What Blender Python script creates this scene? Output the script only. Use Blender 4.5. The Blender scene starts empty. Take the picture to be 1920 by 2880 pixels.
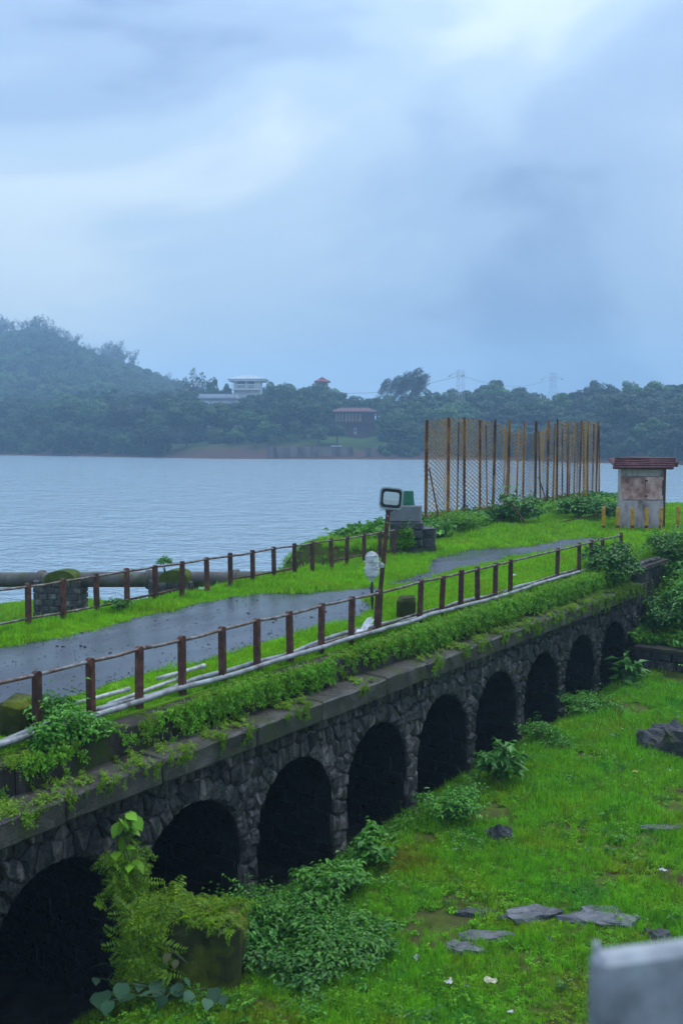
import bpy, bmesh, math, random
import numpy as np
from mathutils import Vector, Matrix

# ------------------------------------------------------------------ camera, sky, sun, exposure
scene = bpy.context.scene
COL = scene.collection
FPX, CX, CY, CAMZ = 2900.0, 960.0, 1440.0, 3.2
PITCH = math.atan(228 / FPX)
YAW = math.atan(2004 / FPX * math.cos(PITCH))
cam_data = bpy.data.cameras.new('camera')
cam = bpy.data.objects.new('camera', cam_data)
COL.objects.link(cam)
cam.location = (0, 0, CAMZ)
cam.rotation_euler = (math.pi / 2 - PITCH, 0, YAW)
cam_data.sensor_fit = 'VERTICAL'
cam_data.sensor_height = 36.0
cam_data.lens = FPX / 2880 * 36
cam_data.clip_start = 0.1
cam_data.clip_end = 5000
cam_data.dof.use_dof = True
cam_data.dof.focus_distance = 20.0
cam_data.dof.aperture_fstop = 2.4
scene.camera = cam

SUN_EL, SUN_AZ = math.radians(62), math.radians(20)
world = bpy.data.worlds.new('World')
scene.world = world
world.use_nodes = True
wn = world.node_tree
wn.nodes.clear()


def N(t, kind, **kw):
    n = t.nodes.new(kind)
    for k, v in kw.items():
        setattr(n, k, v)
    return n


def L(t, a, b):
    t.links.new(a, b)


def ramp(t, stops, interp='LINEAR'):
    r = N(t, 'ShaderNodeValToRGB')
    r.color_ramp.interpolation = interp
    e = r.color_ramp.elements
    while len(e) > 1:
        e.remove(e[-1])
    e[0].position = stops[0][0]
    e[0].color = tuple(stops[0][1])[:3] + (1,)
    for p, c in stops[1:]:
        x = e.new(p)
        x.color = tuple(c)[:3] + (1,)
    return r


def build_world():
    t = wn
    out = N(t, 'ShaderNodeOutputWorld')
    bg = N(t, 'ShaderNodeBackground')
    bg.inputs['Strength'].default_value = 0.1
    sky = N(t, 'ShaderNodeTexSky', sky_type='NISHITA', sun_disc=False)
    sky.sun_elevation = SUN_EL
    sky.sun_rotation = SUN_AZ
    sky.air_density = 1.5
    sky.dust_density = 3.0
    tc = N(t, 'ShaderNodeTexCoord')
    mp = N(t, 'ShaderNodeMapping')
    mp.inputs['Scale'].default_value = (1.0, 1.0, 2.4)
    mp.inputs['Rotation'].default_value = (0.25, 0.25, 0.0)
    mp.inputs['Location'].default_value = (11.7565, 4.2347, 20.3554)
    L(t, tc.outputs['Generated'], mp.inputs['Vector'])
    big = N(t, 'ShaderNodeTexNoise')
    big.inputs['Scale'].default_value = 2.1
    big.inputs['Detail'].default_value = 6.0
    big.inputs['Roughness'].default_value = 0.47
    big.inputs['Distortion'].default_value = 0.5
    L(t, mp.outputs['Vector'], big.inputs['Vector'])
    # cloud radiance in the same physical units as the sky texture (strength 0.1)
    r = ramp(t, [(0.29, (2.3, 3.5, 5.9)), (0.415, (3.9, 5.5, 7.9)), (0.54, (5.2, 6.9, 8.8)), (0.66, (7.2, 8.6, 9.6))], 'EASE')
    L(t, big.outputs['Fac'], r.inputs['Fac'])
    # overcast skies grow brighter towards the zenith (CIE overcast sky)
    sep = N(t, 'ShaderNodeSeparateXYZ')
    L(t, tc.outputs['Generated'], sep.inputs[0])
    cl = N(t, 'ShaderNodeMath', operation='MAXIMUM')
    L(t, sep.outputs['Z'], cl.inputs[0])
    cl.inputs[1].default_value = 0.0
    ma = N(t, 'ShaderNodeMath', operation='MULTIPLY_ADD')
    sq = N(t, 'ShaderNodeMath', operation='POWER')
    L(t, cl.outputs[0], sq.inputs[0])
    sq.inputs[1].default_value = 1.7
    L(t, sq.outputs[0], ma.inputs[0])
    ma.inputs[1].default_value = 1.6
    ma.inputs[2].default_value = 0.86
    mul = N(t, 'ShaderNodeVectorMath', operation='SCALE')
    L(t, r.outputs['Color'], mul.inputs[0])
    L(t, ma.outputs[0], mul.inputs['Scale'])
    mix = N(t, 'ShaderNodeMix', data_type='RGBA')
    mix.inputs[0].default_value = 0.9
    L(t, sky.outputs['Color'], mix.inputs[6])
    L(t, mul.outputs[0], mix.inputs[7])
    L(t, mix.outputs[2], bg.inputs['Color'])
    L(t, bg.outputs[0], out.inputs['Surface'])


build_world()

sun_data = bpy.data.lights.new('sun', 'SUN')
sun_data.energy = 1.5
sun_data.angle = math.radians(30)
sun_data.color = (1.0, 0.97, 0.92)
sun = bpy.data.objects.new('sun', sun_data)
COL.objects.link(sun)
_sd = Vector((math.sin(SUN_AZ) * math.cos(SUN_EL), math.cos(SUN_AZ) * math.cos(SUN_EL), math.sin(SUN_EL)))
sun.rotation_euler = (-_sd).to_track_quat('-Z', 'Y').to_euler()

vs = scene.view_settings
vs.view_transform = 'Standard'
vs.look = 'None'
vs.exposure = 0.15
vs.gamma = 1.0
vs.use_curve_mapping = False
scene.cycles.use_denoising = True
scene.cycles.max_bounces = 6
scene.cycles.diffuse_bounces = 3
scene.cycles.glossy_bounces = 3
scene.cycles.transmission_bounces = 4
scene.cycles.transparent_max_bounces = 8
scene.cycles.volume_bounces = 2
scene.cycles.sample_clamp_indirect = 6.0

# ------------------------------------------------------------------ geometry helpers
F_ = np.array([-math.sin(YAW) * math.cos(PITCH), math.cos(YAW) * math.cos(PITCH), -math.sin(PITCH)])
R_ = np.array([math.cos(YAW), math.sin(YAW), 0.0])
U_ = np.cross(R_, F_)
C_ = np.array([0, 0, CAMZ])
FH = np.array([-math.sin(YAW), math.cos(YAW), 0.0])
SC = 1920 / 1568


def on_z(x, y, z):          # survey helper: the point at height z seen at photo pixel (x, y)
    d = F_ + R_ * (x - CX) / FPX - U_ * (y - CY) / FPX
    return C_ + d * (z - CAMZ) / d[2]


def at_depth(px, depth, z=0.0):   # the point in azimuth px at a horizontal depth, at height z
    p = FH * depth + R_ * ((px - CX) / FPX * depth * math.cos(PITCH))
    return np.array([p[0], p[1], z])


def z_of(y, depth):
    v = (y - CY) / FPX
    return CAMZ + depth * (-math.sin(PITCH) - v * math.cos(PITCH)) / (math.cos(PITCH) - v * math.sin(PITCH))


def project(P):
    v = np.asarray(P, float) - C_
    w = v @ F_
    return CX + FPX * (v @ R_) / w, CY - FPX * (v @ U_) / w, w


def smooth(a, b, x):
    t = np.clip((np.asarray(x, float) - a) / (b - a), 0, 1)
    return t * t * (3 - 2 * t)


def _hash(i, j, seed):
    n = (i.astype(np.int64) * 374761393 + j.astype(np.int64) * 668265263 + seed * 974711) & 0x7fffffff
    n = ((n ^ (n >> 13)) * 1274126177) & 0x7fffffff
    return ((n ^ (n >> 16)) & 0xffff) / 65535.0


def vnoise(x, y, seed=0):
    x = np.asarray(x, float)
    y = np.asarray(y, float)
    i, j = np.floor(x), np.floor(y)
    u, v = x - i, y - j
    u = u * u * (3 - 2 * u)
    v = v * v * (3 - 2 * v)
    a, b = _hash(i, j, seed), _hash(i + 1, j, seed)
    c, d = _hash(i, j + 1, seed), _hash(i + 1, j + 1, seed)
    return (a * (1 - u) + b * u) * (1 - v) + (c * (1 - u) + d * u) * v


def fbm(x, y, seed=0, octv=4):
    s, amp, tot = 0, 1.0, 0
    for k in range(octv):
        s = s + amp * vnoise(np.asarray(x) * 2 ** k, np.asarray(y) * 2 ** k, seed + 17 * k)
        tot += amp
        amp *= 0.5
    return s / tot


def np_mesh(name, verts, faces, smooth_shade=False):
    verts = np.asarray(verts, np.float32)
    faces = np.asarray(faces, np.int32)
    m = bpy.data.meshes.new(name)
    nf, k = faces.shape
    m.vertices.add(len(verts))
    m.vertices.foreach_set('co', verts.ravel())
    m.loops.add(nf * k)
    m.loops.foreach_set('vertex_index', faces.ravel())
    m.polygons.add(nf)
    m.polygons.foreach_set('loop_start', np.arange(0, nf * k, k, dtype=np.int32))
    m.polygons.foreach_set('loop_total', np.full(nf, k, np.int32))
    if smooth_shade:
        m.polygons.foreach_set('use_smooth', np.ones(nf, bool))
    m.update(calc_edges=True)
    return m


class MB:
    """collects shapes into one mesh"""

    def __init__(self):
        self.v, self.f = [], []

    def add(self, vs_, fs):
        o = len(self.v)
        self.v += [tuple(float(c) for c in p) for p in vs_]
        self.f += [tuple(i + o for i in q) for q in fs]
        return self

    def box(self, c, size, rz=0.0, M=None, taper=1.0):
        sx, sy, sz = (s / 2 for s in size)
        pts = []
        for z in (-1, 1):
            k = taper if z > 0 else 1
            for x, y in ((-1, -1), (1, -1), (1, 1), (-1, 1)):
                pts.append(Vector((x * sx * k, y * sy * k, z * sz)))
        R = M if M is not None else Matrix.Rotation(rz, 3, 'Z')
        pts = [R @ p + Vector(c) for p in pts]
        return self.add(pts, [(0, 3, 2, 1), (4, 5, 6, 7), (0, 1, 5, 4), (1, 2, 6, 5), (2, 3, 7, 6), (3, 0, 4, 7)])

    def tube(self, pts, rad, n=8, cap=True):
        pts = [Vector(p) for p in pts]
        rads = rad if isinstance(rad, (list, tuple)) else [rad] * len(pts)
        vs_, fs = [], []
        ref = Vector((0, 0, 1))
        if abs((pts[-1] - pts[0]).normalized().z) > 0.9:
            ref = Vector((1, 0, 0))
        for i, p in enumerate(pts):
            a = pts[max(i - 1, 0)]
            b = pts[min(i + 1, len(pts) - 1)]
            d = (b - a).normalized()
            s = d.cross(ref).normalized()
            u = s.cross(d)
            for k in range(n):
                an = 2 * math.pi * k / n
                vs_.append(p + (s * math.cos(an) + u * math.sin(an)) * rads[i])
        for i in range(len(pts) - 1):
            for k in range(n):
                k2 = (k + 1) % n
                fs.append((i * n + k, i * n + k2, (i + 1) * n + k2, (i + 1) * n + k))
        if cap:
            fs.append(tuple(range(n - 1, -1, -1)))
            fs.append(tuple((len(pts) - 1) * n + k for k in range(n)))
        return self.add(vs_, fs)

    def prism(self, poly, axis_a, axis_b, axis_n, origin, d0, d1):
        """polygon (a, b) swept from d0 to d1 along axis_n"""
        A, B, Nn, O = (Vector(q) for q in (axis_a, axis_b, axis_n, origin))
        n = len(poly)
        vs_ = [O + A * p[0] + B * p[1] + Nn * d for d in (d0, d1) for p in poly]
        fs = [tuple(range(n - 1, -1, -1)), tuple(range(n, 2 * n))]
        fs += [(i, (i + 1) % n, n + (i + 1) % n, n + i) for i in range(n)]
        return self.add(vs_, fs)

    def build(self, name, mat, parent=None, smooth_shade=False, origin=None, fix=True):
        m = bpy.data.meshes.new(name)
        v = self.v
        if origin is not None:
            v = [(p[0] - origin[0], p[1] - origin[1], p[2] - origin[2]) for p in v]
        m.from_pydata(v, [], self.f)
        if fix:
            bm = bmesh.new()
            bm.from_mesh(m)
            bmesh.ops.recalc_face_normals(bm, faces=bm.faces)
            bm.to_mesh(m)
            bm.free()
        if smooth_shade:
            for p in m.polygons:
                p.use_smooth = True
        return link(name, m, mat, parent, origin)


def link(name, mesh, mat=None, parent=None, loc=None):
    o = bpy.data.objects.new(name, mesh)
    COL.objects.link(o)
    if mat is not None and mesh is not None and len(mesh.materials) == 0:
        mesh.materials.append(mat)
    if parent is not None:
        o.parent = parent
        if loc is not None:
            o.location = Vector(loc) - Vector(parent['_at'] if '_at' in parent else (0, 0, 0))
        elif '_at' in parent:
            o.location = -Vector(parent['_at'])
        o['_at'] = tuple(loc) if loc is not None else (0.0, 0.0, 0.0)
    elif loc is not None:
        o.location = loc
        o['_at'] = tuple(loc)
    return o


def tag(o, label=None, cat=None, group=None, kind=None):
    if label:
        o['label'] = label
    if cat:
        o['category'] = cat
    if group:
        o['group'] = group
    if kind:
        o['kind'] = kind
    return o


def thing(name, loc, label, cat, group=None):
    o = bpy.data.objects.new(name, None)
    o.empty_display_size = 0.2
    COL.objects.link(o)
    o.location = loc
    o['_at'] = tuple(float(c) for c in loc)     # parts are modelled in world space and re-based here
    return tag(o, label, cat, group)


def inside(poly, x, y):
    poly = np.asarray(poly)
    r = np.zeros(np.shape(x), bool)
    n = len(poly)
    j = n - 1
    for i in range(n):
        xi, yi = poly[i]
        xj, yj = poly[j]
        c = ((yi > y) != (yj > y)) & (x < (xj - xi) * (y - yi) / (yj - yi + 1e-12) + xi)
        r ^= c
        j = i
    return r


# ------------------------------------------------------------------ materials
def nmat(name, stops, scale=4.0, rough=(0.6, 0.9), bump=0.3, bscale=18.0, detail=6.0, metallic=0.0, coord='pos',
         rand=0.0, spec=0.5, stretch=None, rscale=None, distort=0.0, bdist=0.02, extra=None):
    m = bpy.data.materials.new(name)
    m.use_nodes = True
    t = m.node_tree
    b = t.nodes['Principled BSDF']
    if coord == 'pos':
        v = N(t, 'ShaderNodeNewGeometry').outputs['Position']
    else:
        v = N(t, 'ShaderNodeTexCoord').outputs['Object']
    vv = v
    if stretch:
        mp = N(t, 'ShaderNodeMapping')
        mp.inputs['Scale'].default_value = stretch
        L(t, v, mp.inputs['Vector'])
        vv = mp.outputs['Vector']
    no = N(t, 'ShaderNodeTexNoise')
    no.inputs['Scale'].default_value = scale
    no.inputs['Detail'].default_value = detail
    no.inputs['Roughness'].default_value = 0.6
    no.inputs['Distortion'].default_value = distort
    L(t, vv, no.inputs['Vector'])
    r = ramp(t, stops)
    L(t, no.outputs['Fac'], r.inputs['Fac'])
    colr = r.outputs['Color']
    if rand:
        oi = N(t, 'ShaderNodeObjectInfo')
        mr = N(t, 'ShaderNodeMapRange')
        mr.inputs['To Min'].default_value = 1 - rand
        mr.inputs['To Max'].default_value = 1 + rand
        L(t, oi.outputs['Random'], mr.inputs['Value'])
        sc = N(t, 'ShaderNodeVectorMath', operation='SCALE')
        L(t, colr, sc.inputs[0])
        L(t, mr.outputs[0], sc.inputs['Scale'])
        colr = sc.outputs[0]
    if extra:
        colr = extra(t, v, colr)
    L(t, colr, b.inputs['Base Color'])
    n2 = N(t, 'ShaderNodeTexNoise')
    n2.inputs['Scale'].default_value = rscale or scale * 1.7
    n2.inputs['Detail'].default_value = 4
    L(t, vv, n2.inputs['Vector'])
    mr = N(t, 'ShaderNodeMapRange')
    mr.inputs['From Min'].default_value = 0.35
    mr.inputs['From Max'].default_value = 0.65
    mr.inputs['To Min'].default_value = rough[0]
    mr.inputs['To Max'].default_value = rough[1]
    L(t, n2.outputs['Fac'], mr.inputs['Value'])
    L(t, mr.outputs[0], b.inputs['Roughness'])
    b.inputs['Metallic'].default_value = metallic
    b.inputs['Specular IOR Level'].default_value = spec
    if bump:
        n3 = N(t, 'ShaderNodeTexNoise')
        n3.inputs['Scale'].default_value = bscale
        n3.inputs['Detail'].default_value = 8
        n3.inputs['Roughness'].default_value = 0.65
        L(t, v, n3.inputs['Vector'])
        bp = N(t, 'ShaderNodeBump')
        bp.inputs['Strength'].default_value = bump
        bp.inputs['Distance'].default_value = bdist
        L(t, n3.outputs['Fac'], bp.inputs['Height'])
        L(t, bp.outputs[0], b.inputs['Normal'])
    return m


def fmat(name, stops, trans=0.3, rough=0.5, patch=None, pscale=0.6, spec=0.35, irand=0.25):
    """leaves: colour varies leaf by leaf, some light passes through"""
    m = bpy.data.materials.new(name)
    m.use_nodes = True
    t = m.node_tree
    b = t.nodes['Principled BSDF']
    out = t.nodes['Material Output']
    g = N(t, 'ShaderNodeNewGeometry')
    r = ramp(t, stops)
    L(t, g.outputs['Random Per Island'], r.inputs['Fac'])
    colr = r.outputs['Color']
    if patch:
        no = N(t, 'ShaderNodeTexNoise')
        no.inputs['Scale'].default_value = pscale
        no.inputs['Detail'].default_value = 4
        no.inputs['Roughness'].default_value = 0.6
        L(t, g.outputs['Position'], no.inputs['Vector'])
        r2 = ramp(t, [(p, (f, f, f)) for p, f, c in patch])
        L(t, no.outputs['Fac'], r2.inputs['Fac'])
        rc = ramp(t, [(p, c) for p, f, c in patch])
        L(t, no.outputs['Fac'], rc.inputs['Fac'])
        mx = N(t, 'ShaderNodeMix', data_type='RGBA')
        L(t, r2.outputs['Color'], mx.inputs[0])
        L(t, colr, mx.inputs[6])
        L(t, rc.outputs['Color'], mx.inputs[7])
        colr = mx.outputs[2]
    oi = N(t, 'ShaderNodeObjectInfo')
    mr = N(t, 'ShaderNodeMapRange')
    mr.inputs['To Min'].default_value = 1 - irand
    mr.inputs['To Max'].default_value = 1 + irand
    L(t, oi.outputs['Random'], mr.inputs['Value'])
    sc = N(t, 'ShaderNodeVectorMath', operation='SCALE')
    L(t, colr, sc.inputs[0])
    L(t, mr.outputs[0], sc.inputs['Scale'])
    colr = sc.outputs[0]
    L(t, colr, b.inputs['Base Color'])
    b.inputs['Roughness'].default_value = rough
    b.inputs['Specular IOR Level'].default_value = spec
    tr = N(t, 'ShaderNodeBsdfTranslucent')
    L(t, colr, tr.inputs['Color'])
    ms = N(t, 'ShaderNodeMixShader')
    ms.inputs['Fac'].default_value = trans
    L(t, b.outputs[0], ms.inputs[1])
    L(t, tr.outputs[0], ms.inputs[2])
    L(t, ms.outputs[0], out.inputs['Surface'])
    return m


M = {}
M['stone'] = nmat('dark_basalt', [(0.32, (0.006, 0.006, 0.007)), (0.48, (0.020, 0.018, 0.018)), (0.58, (0.085, 0.066, 0.057)), (0.68, (0.19, 0.155, 0.135)), (0.82, (0.03, 0.028, 0.026))],
                  scale=4, rough=(0.14, 0.6), bump=1.0, bscale=14, rand=0.7, spec=0.6, bdist=0.05, stretch=(1, 1.7, 0.32), distort=1.2)
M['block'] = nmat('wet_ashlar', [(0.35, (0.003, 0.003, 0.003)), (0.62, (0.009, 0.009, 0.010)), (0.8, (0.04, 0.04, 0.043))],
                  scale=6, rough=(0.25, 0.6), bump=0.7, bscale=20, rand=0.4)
M['mortar'] = nmat('old_lime_mortar', [(0.44, (0.010, 0.009, 0.009)), (0.54, (0.03, 0.026, 0.024)), (0.61, (0.20, 0.175, 0.155)), (0.72, (0.32, 0.29, 0.26))],
                   scale=2.6, rough=(0.7, 0.95), bump=0.6, bscale=30)


def moss_extra(amount=0.6, col=(0.045, 0.085, 0.012), up=True, scale=3.0):
    def f(t, v, c):
        no = N(t, 'ShaderNodeTexNoise')
        no.inputs['Scale'].default_value = scale
        no.inputs['Detail'].default_value = 7
        L(t, v, no.inputs['Vector'])
        r = ramp(t, [(0.52 - 0.15 * amount, (0, 0, 0)), (0.66 - 0.1 * amount, (1, 1, 1))])
        L(t, no.outputs['Fac'], r.inputs['Fac'])
        mx = N(t, 'ShaderNodeMix', data_type='RGBA')
        L(t, r.outputs['Color'], mx.inputs[0])
        L(t, c, mx.inputs[6])
        mx.inputs[7].default_value = col + (1,)
        return mx.outputs[2]
    return f


M['coping'] = nmat('weathered_concrete', [(0.3, (0.018, 0.015, 0.013)), (0.5, (0.046, 0.038, 0.033)), (0.7, (0.095, 0.082, 0.072))],
                   scale=3.5, rough=(0.16, 0.75), bump=0.9, bscale=38, rand=0.2, rscale=2.0, distort=0.8, extra=moss_extra(0.05, (0.040, 0.045, 0.014), scale=2.2))
M['kerb'] = nmat('damp_concrete', [(0.3, (0.022, 0.019, 0.016)), (0.55, (0.055, 0.046, 0.040)), (0.75, (0.10, 0.085, 0.072))],
                 scale=3.0, rough=(0.85, 0.97), bump=0.8, bscale=40, spec=0.2, extra=moss_extra(0.1, (0.04, 0.055, 0.012)), stretch=(1, 1.5, 0.5))
M['mossy'] = nmat('mossy_concrete', [(0.3, (0.016, 0.020, 0.006)), (0.55, (0.035, 0.042, 0.009)), (0.75, (0.060, 0.060, 0.018))],
                  scale=3.0, rough=(0.7, 0.95), bump=0.8, bscale=35, spec=0.2, extra=moss_extra(0.3, (0.11, 0.13, 0.008), scale=2.2))
M['rust'] = nmat('rusted_iron', [(0.3, (0.030, 0.013, 0.010)), (0.52, (0.080, 0.027, 0.018)), (0.68, (0.15, 0.058, 0.032)), (0.82, (0.07, 0.045, 0.04))],
                 scale=9, rough=(0.5, 0.85), bump=0.5, bscale=60, rand=0.25, spec=0.4, bdist=0.006)
M['rail'] = nmat('worn_galvanised_pipe', [(0.32, (0.055, 0.028, 0.020)), (0.46, (0.12, 0.065, 0.045)), (0.56, (0.17, 0.145, 0.135)), (0.72, (0.26, 0.25, 0.25))],
                 scale=7, rough=(0.35, 0.7), bump=0.3, bscale=60, metallic=0.2, bdist=0.005)
M['conduit'] = nmat('grey_plastic_pipe', [(0.3, (0.09, 0.08, 0.07)), (0.5, (0.25, 0.25, 0.255)), (0.7, (0.38, 0.39, 0.41))],
                    scale=6, rough=(0.3, 0.6), bump=0.15, bscale=40, bdist=0.005)
M['white_pipe'] = nmat('white_plastic_pipe', [(0.3, (0.22, 0.20, 0.18)), (0.6, (0.5, 0.5, 0.5))], scale=9, rough=(0.35, 0.6), bump=0.1)
M['asphalt'] = nmat('wet_asphalt', [(0.3, (0.017, 0.020, 0.030)), (0.5, (0.034, 0.040, 0.060)), (0.62, (0.058, 0.066, 0.090)), (0.75, (0.036, 0.038, 0.045))],
                    scale=1.4, rough=(0.07, 0.5), bump=0.3, bscale=55, rscale=0.5, stretch=(1.0, 0.45, 1.0), bdist=0.012, detail=9)  # blue sky reflection is partly tinted into the base colours
M['soil'] = nmat('grassy_soil', [(0.36, (0.055, 0.038, 0.014)), (0.5, (0.060, 0.075, 0.010)), (0.7, (0.09, 0.14, 0.010))],
                 scale=2.2, rough=(0.8, 0.98), bump=0.6, bscale=25, spec=0.2)
M['lawn'] = nmat('short_turf', [(0.36, (0.10, 0.22, 0.006)), (0.6, (0.16, 0.34, 0.008))], scale=1.6, rough=(0.8, 0.98), bump=0.8, bscale=30, spec=0.2)
M['rock'] = nmat('wet_rock', [(0.3, (0.035, 0.036, 0.042)), (0.5, (0.085, 0.085, 0.095)), (0.7, (0.15, 0.15, 0.16))],
                 scale=3.5, rough=(0.06, 0.5), bump=0.7, bscale=16, rand=0.2, bdist=0.03)
M['dark_rock'] = nmat('dark_rock', [(0.3, (0.022, 0.022, 0.026)), (0.55, (0.05, 0.05, 0.055)), (0.75, (0.09, 0.085, 0.085))],
                      scale=4, rough=(0.35, 0.8), bump=0.9, bscale=14, rand=0.2, bdist=0.05, extra=moss_extra(-0.1, (0.035, 0.045, 0.012)))
M['pipe'] = nmat('old_water_main', [(0.3, (0.045, 0.038, 0.034)), (0.5, (0.085, 0.072, 0.064)), (0.72, (0.15, 0.13, 0.115))],
                 scale=1.8, rough=(0.45, 0.85), bump=0.5, bscale=25, extra=moss_extra(-0.1, (0.06, 0.075, 0.02)))
M['pierstone'] = nmat('pier_masonry', [(0.3, (0.022, 0.022, 0.022)), (0.55, (0.06, 0.056, 0.052)), (0.72, (0.22, 0.20, 0.19))],
                      scale=4, rough=(0.5, 0.9), bump=0.7, bscale=20, rand=0.3)
M['moss_cap'] = nmat('moss', [(0.3, (0.035, 0.05, 0.008)), (0.6, (0.085, 0.11, 0.010))], scale=5, rough=(0.85, 1), bump=0.8, bscale=40, spec=0.15)
M['grey_concrete'] = nmat('grey_concrete', [(0.3, (0.11, 0.11, 0.12)), (0.7, (0.21, 0.21, 0.225))], scale=3, rough=(0.6, 0.9), bump=0.4, bscale=50)
M['fore_concrete'] = nmat('pale_concrete', [(0.35, (0.15, 0.16, 0.175)), (0.5, (0.24, 0.25, 0.27)), (0.66, (0.36, 0.37, 0.39))], scale=7, rough=(0.6, 0.9), bump=0.4, bscale=50)
M['green_plastic'] = nmat('green_plastic', [(0.3, (0.004, 0.10, 0.045)), (0.7, (0.006, 0.15, 0.065))], scale=6, rough=(0.35, 0.55), bump=0.1)
M['black'] = nmat('black_enamel', [(0.3, (0.008, 0.009, 0.009)), (0.7, (0.018, 0.02, 0.02))], scale=6, rough=(0.3, 0.5), bump=0.1)
M['lamp_grey'] = nmat('lamp_grey', [(0.3, (0.24, 0.27, 0.27)), (0.7, (0.36, 0.39, 0.38))], scale=12, rough=(0.35, 0.6), bump=0.1)
M['reflector'] = nmat('pale_reflector', [(0.3, (0.55, 0.6, 0.62)), (0.7, (0.72, 0.76, 0.78))], scale=3, rough=(0.15, 0.3), bump=0, metallic=0.6)
M['wrap'] = nmat('dirty_plastic_wrap', [(0.3, (0.30, 0.29, 0.28)), (0.5, (0.55, 0.55, 0.54)), (0.7, (0.74, 0.74, 0.75))], scale=7, rough=(0.3, 0.6), bump=0.5, bscale=25)
M['yellow'] = nmat('yellow_paint', [(0.32, (0.22, 0.10, 0.015)), (0.5, (0.50, 0.25, 0.018)), (0.75, (0.62, 0.34, 0.03))], scale=7, rough=(0.5, 0.8), bump=0.3, rand=0.12)
M['tape'] = nmat('yellow_tape', [(0.3, (0.6, 0.4, 0.02)), (0.7, (0.7, 0.5, 0.03))], scale=7, rough=(0.4, 0.6), bump=0)
M['tin'] = nmat('peeling_tin', [(0.32, (0.16, 0.065, 0.05)), (0.45, (0.40, 0.20, 0.17)), (0.57, (0.58, 0.36, 0.32)), (0.75, (0.68, 0.54, 0.50))],
                scale=3.2, rough=(0.45, 0.8), bump=0.3, bscale=12, rand=0.18, coord='pos')
M['tin_grey'] = nmat('grey_tin', [(0.3, (0.13, 0.08, 0.07)), (0.48, (0.40, 0.32, 0.31)), (0.72, (0.58, 0.51, 0.50))], scale=2.6, rough=(0.4, 0.75), bump=0.3, bscale=14,
                    stretch=(1.6, 1.6, 0.6), rand=0.1)
M['red_roof'] = nmat('red_corrugated', [(0.3, (0.05, 0.016, 0.018)), (0.55, (0.13, 0.030, 0.035)), (0.75, (0.19, 0.06, 0.065))], scale=4, rough=(0.4, 0.7), bump=0.2)
M['water'] = None
M['pav_white'] = nmat('white_render', [(0.3, (0.62, 0.62, 0.62)), (0.7, (0.80, 0.80, 0.80))], scale=0.8, rough=(0.7, 0.9), bump=0)
M['pav_roof'] = nmat('pale_blue_roof', [(0.3, (0.30, 0.34, 0.37)), (0.7, (0.42, 0.47, 0.50))], scale=0.9, rough=(0.5, 0.8), bump=0)
M['pav_glass'] = nmat('dark_window', [(0.3, (0.05, 0.06, 0.07)), (0.7, (0.10, 0.12, 0.14))], scale=0.6, rough=(0.08, 0.2), bump=0)
M['wing_grey'] = nmat('grey_render', [(0.3, (0.36, 0.36, 0.40)), (0.7, (0.5, 0.5, 0.54))], scale=0.8, rough=(0.7, 0.9), bump=0)
M['tile_red'] = nmat('red_tiles', [(0.3, (0.16, 0.035, 0.025)), (0.7, (0.26, 0.06, 0.04))], scale=1.2, rough=(0.7, 0.9), bump=0)
M['house_red'] = nmat('dark_red_timber', [(0.3, (0.075, 0.020, 0.022)), (0.7, (0.13, 0.040, 0.040))], scale=1.0, rough=(0.6, 0.9), bump=0)
M['blind'] = nmat('tan_blind', [(0.3, (0.36, 0.21, 0.14)), (0.7, (0.50, 0.33, 0.24))], scale=1.0, rough=(0.7, 0.9), bump=0, rand=0.12)
M['tan_wall'] = nmat('stained_plaster', [(0.36, (0.07, 0.035, 0.028)), (0.5, (0.14, 0.10, 0.08)), (0.7, (0.22, 0.17, 0.14))], scale=0.7, rough=(0.8, 0.95), bump=0, stretch=(1, 1, 0.2))
M['steel'] = nmat('galvanised_steel', [(0.3, (0.30, 0.31, 0.32)), (0.7, (0.42, 0.43, 0.44))], scale=1, rough=(0.5, 0.7), bump=0, metallic=0.4)
M['wire'] = nmat('power_line', [(0.3, (0.10, 0.10, 0.11)), (0.7, (0.16, 0.16, 0.17))], scale=1, rough=(0.5, 0.7), bump=0)
M['bark'] = nmat('bark', [(0.3, (0.05, 0.042, 0.034)), (0.7, (0.12, 0.10, 0.085))], scale=2, rough=(0.8, 0.95), bump=0.3, coord='obj')
M['stem'] = nmat('green_stem', [(0.3, (0.05, 0.075, 0.02)), (0.7, (0.10, 0.11, 0.04))], scale=8, rough=(0.6, 0.8), bump=0)


def land_mat():
    def earth(t, v, c):
        sp = N(t, 'ShaderNodeSeparateXYZ')
        L(t, v, sp.inputs[0])
        no = N(t, 'ShaderNodeTexNoise')
        no.inputs['Scale'].default_value = 0.06
        no.inputs['Detail'].default_value = 5
        L(t, v, no.inputs['Vector'])
        ad = N(t, 'ShaderNodeMath', operation='MULTIPLY_ADD')
        L(t, no.outputs['Fac'], ad.inputs[0])
        ad.inputs[1].default_value = -5.0
        L(t, sp.outputs['Z'], ad.inputs[2])
        mr = N(t, 'ShaderNodeMapRange')
        mr.inputs['From Min'].default_value = -3.7
        mr.inputs['From Max'].default_value = -2.1
        L(t, ad.outputs[0], mr.inputs['Value'])
        mx = N(t, 'ShaderNodeMix', data_type='RGBA')
        L(t, mr.outputs[0], mx.inputs[0])
        mx.inputs[6].default_value = (0.075, 0.040, 0.030, 1)
        L(t, c, mx.inputs[7])
        return mx.outputs[2]
    return nmat('far_land', [(0.35, (0.025, 0.042, 0.010)), (0.6, (0.05, 0.095, 0.014))], scale=0.12, rough=(0.85, 1), bump=0, spec=0.1, extra=earth)


M['land'] = land_mat()


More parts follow.
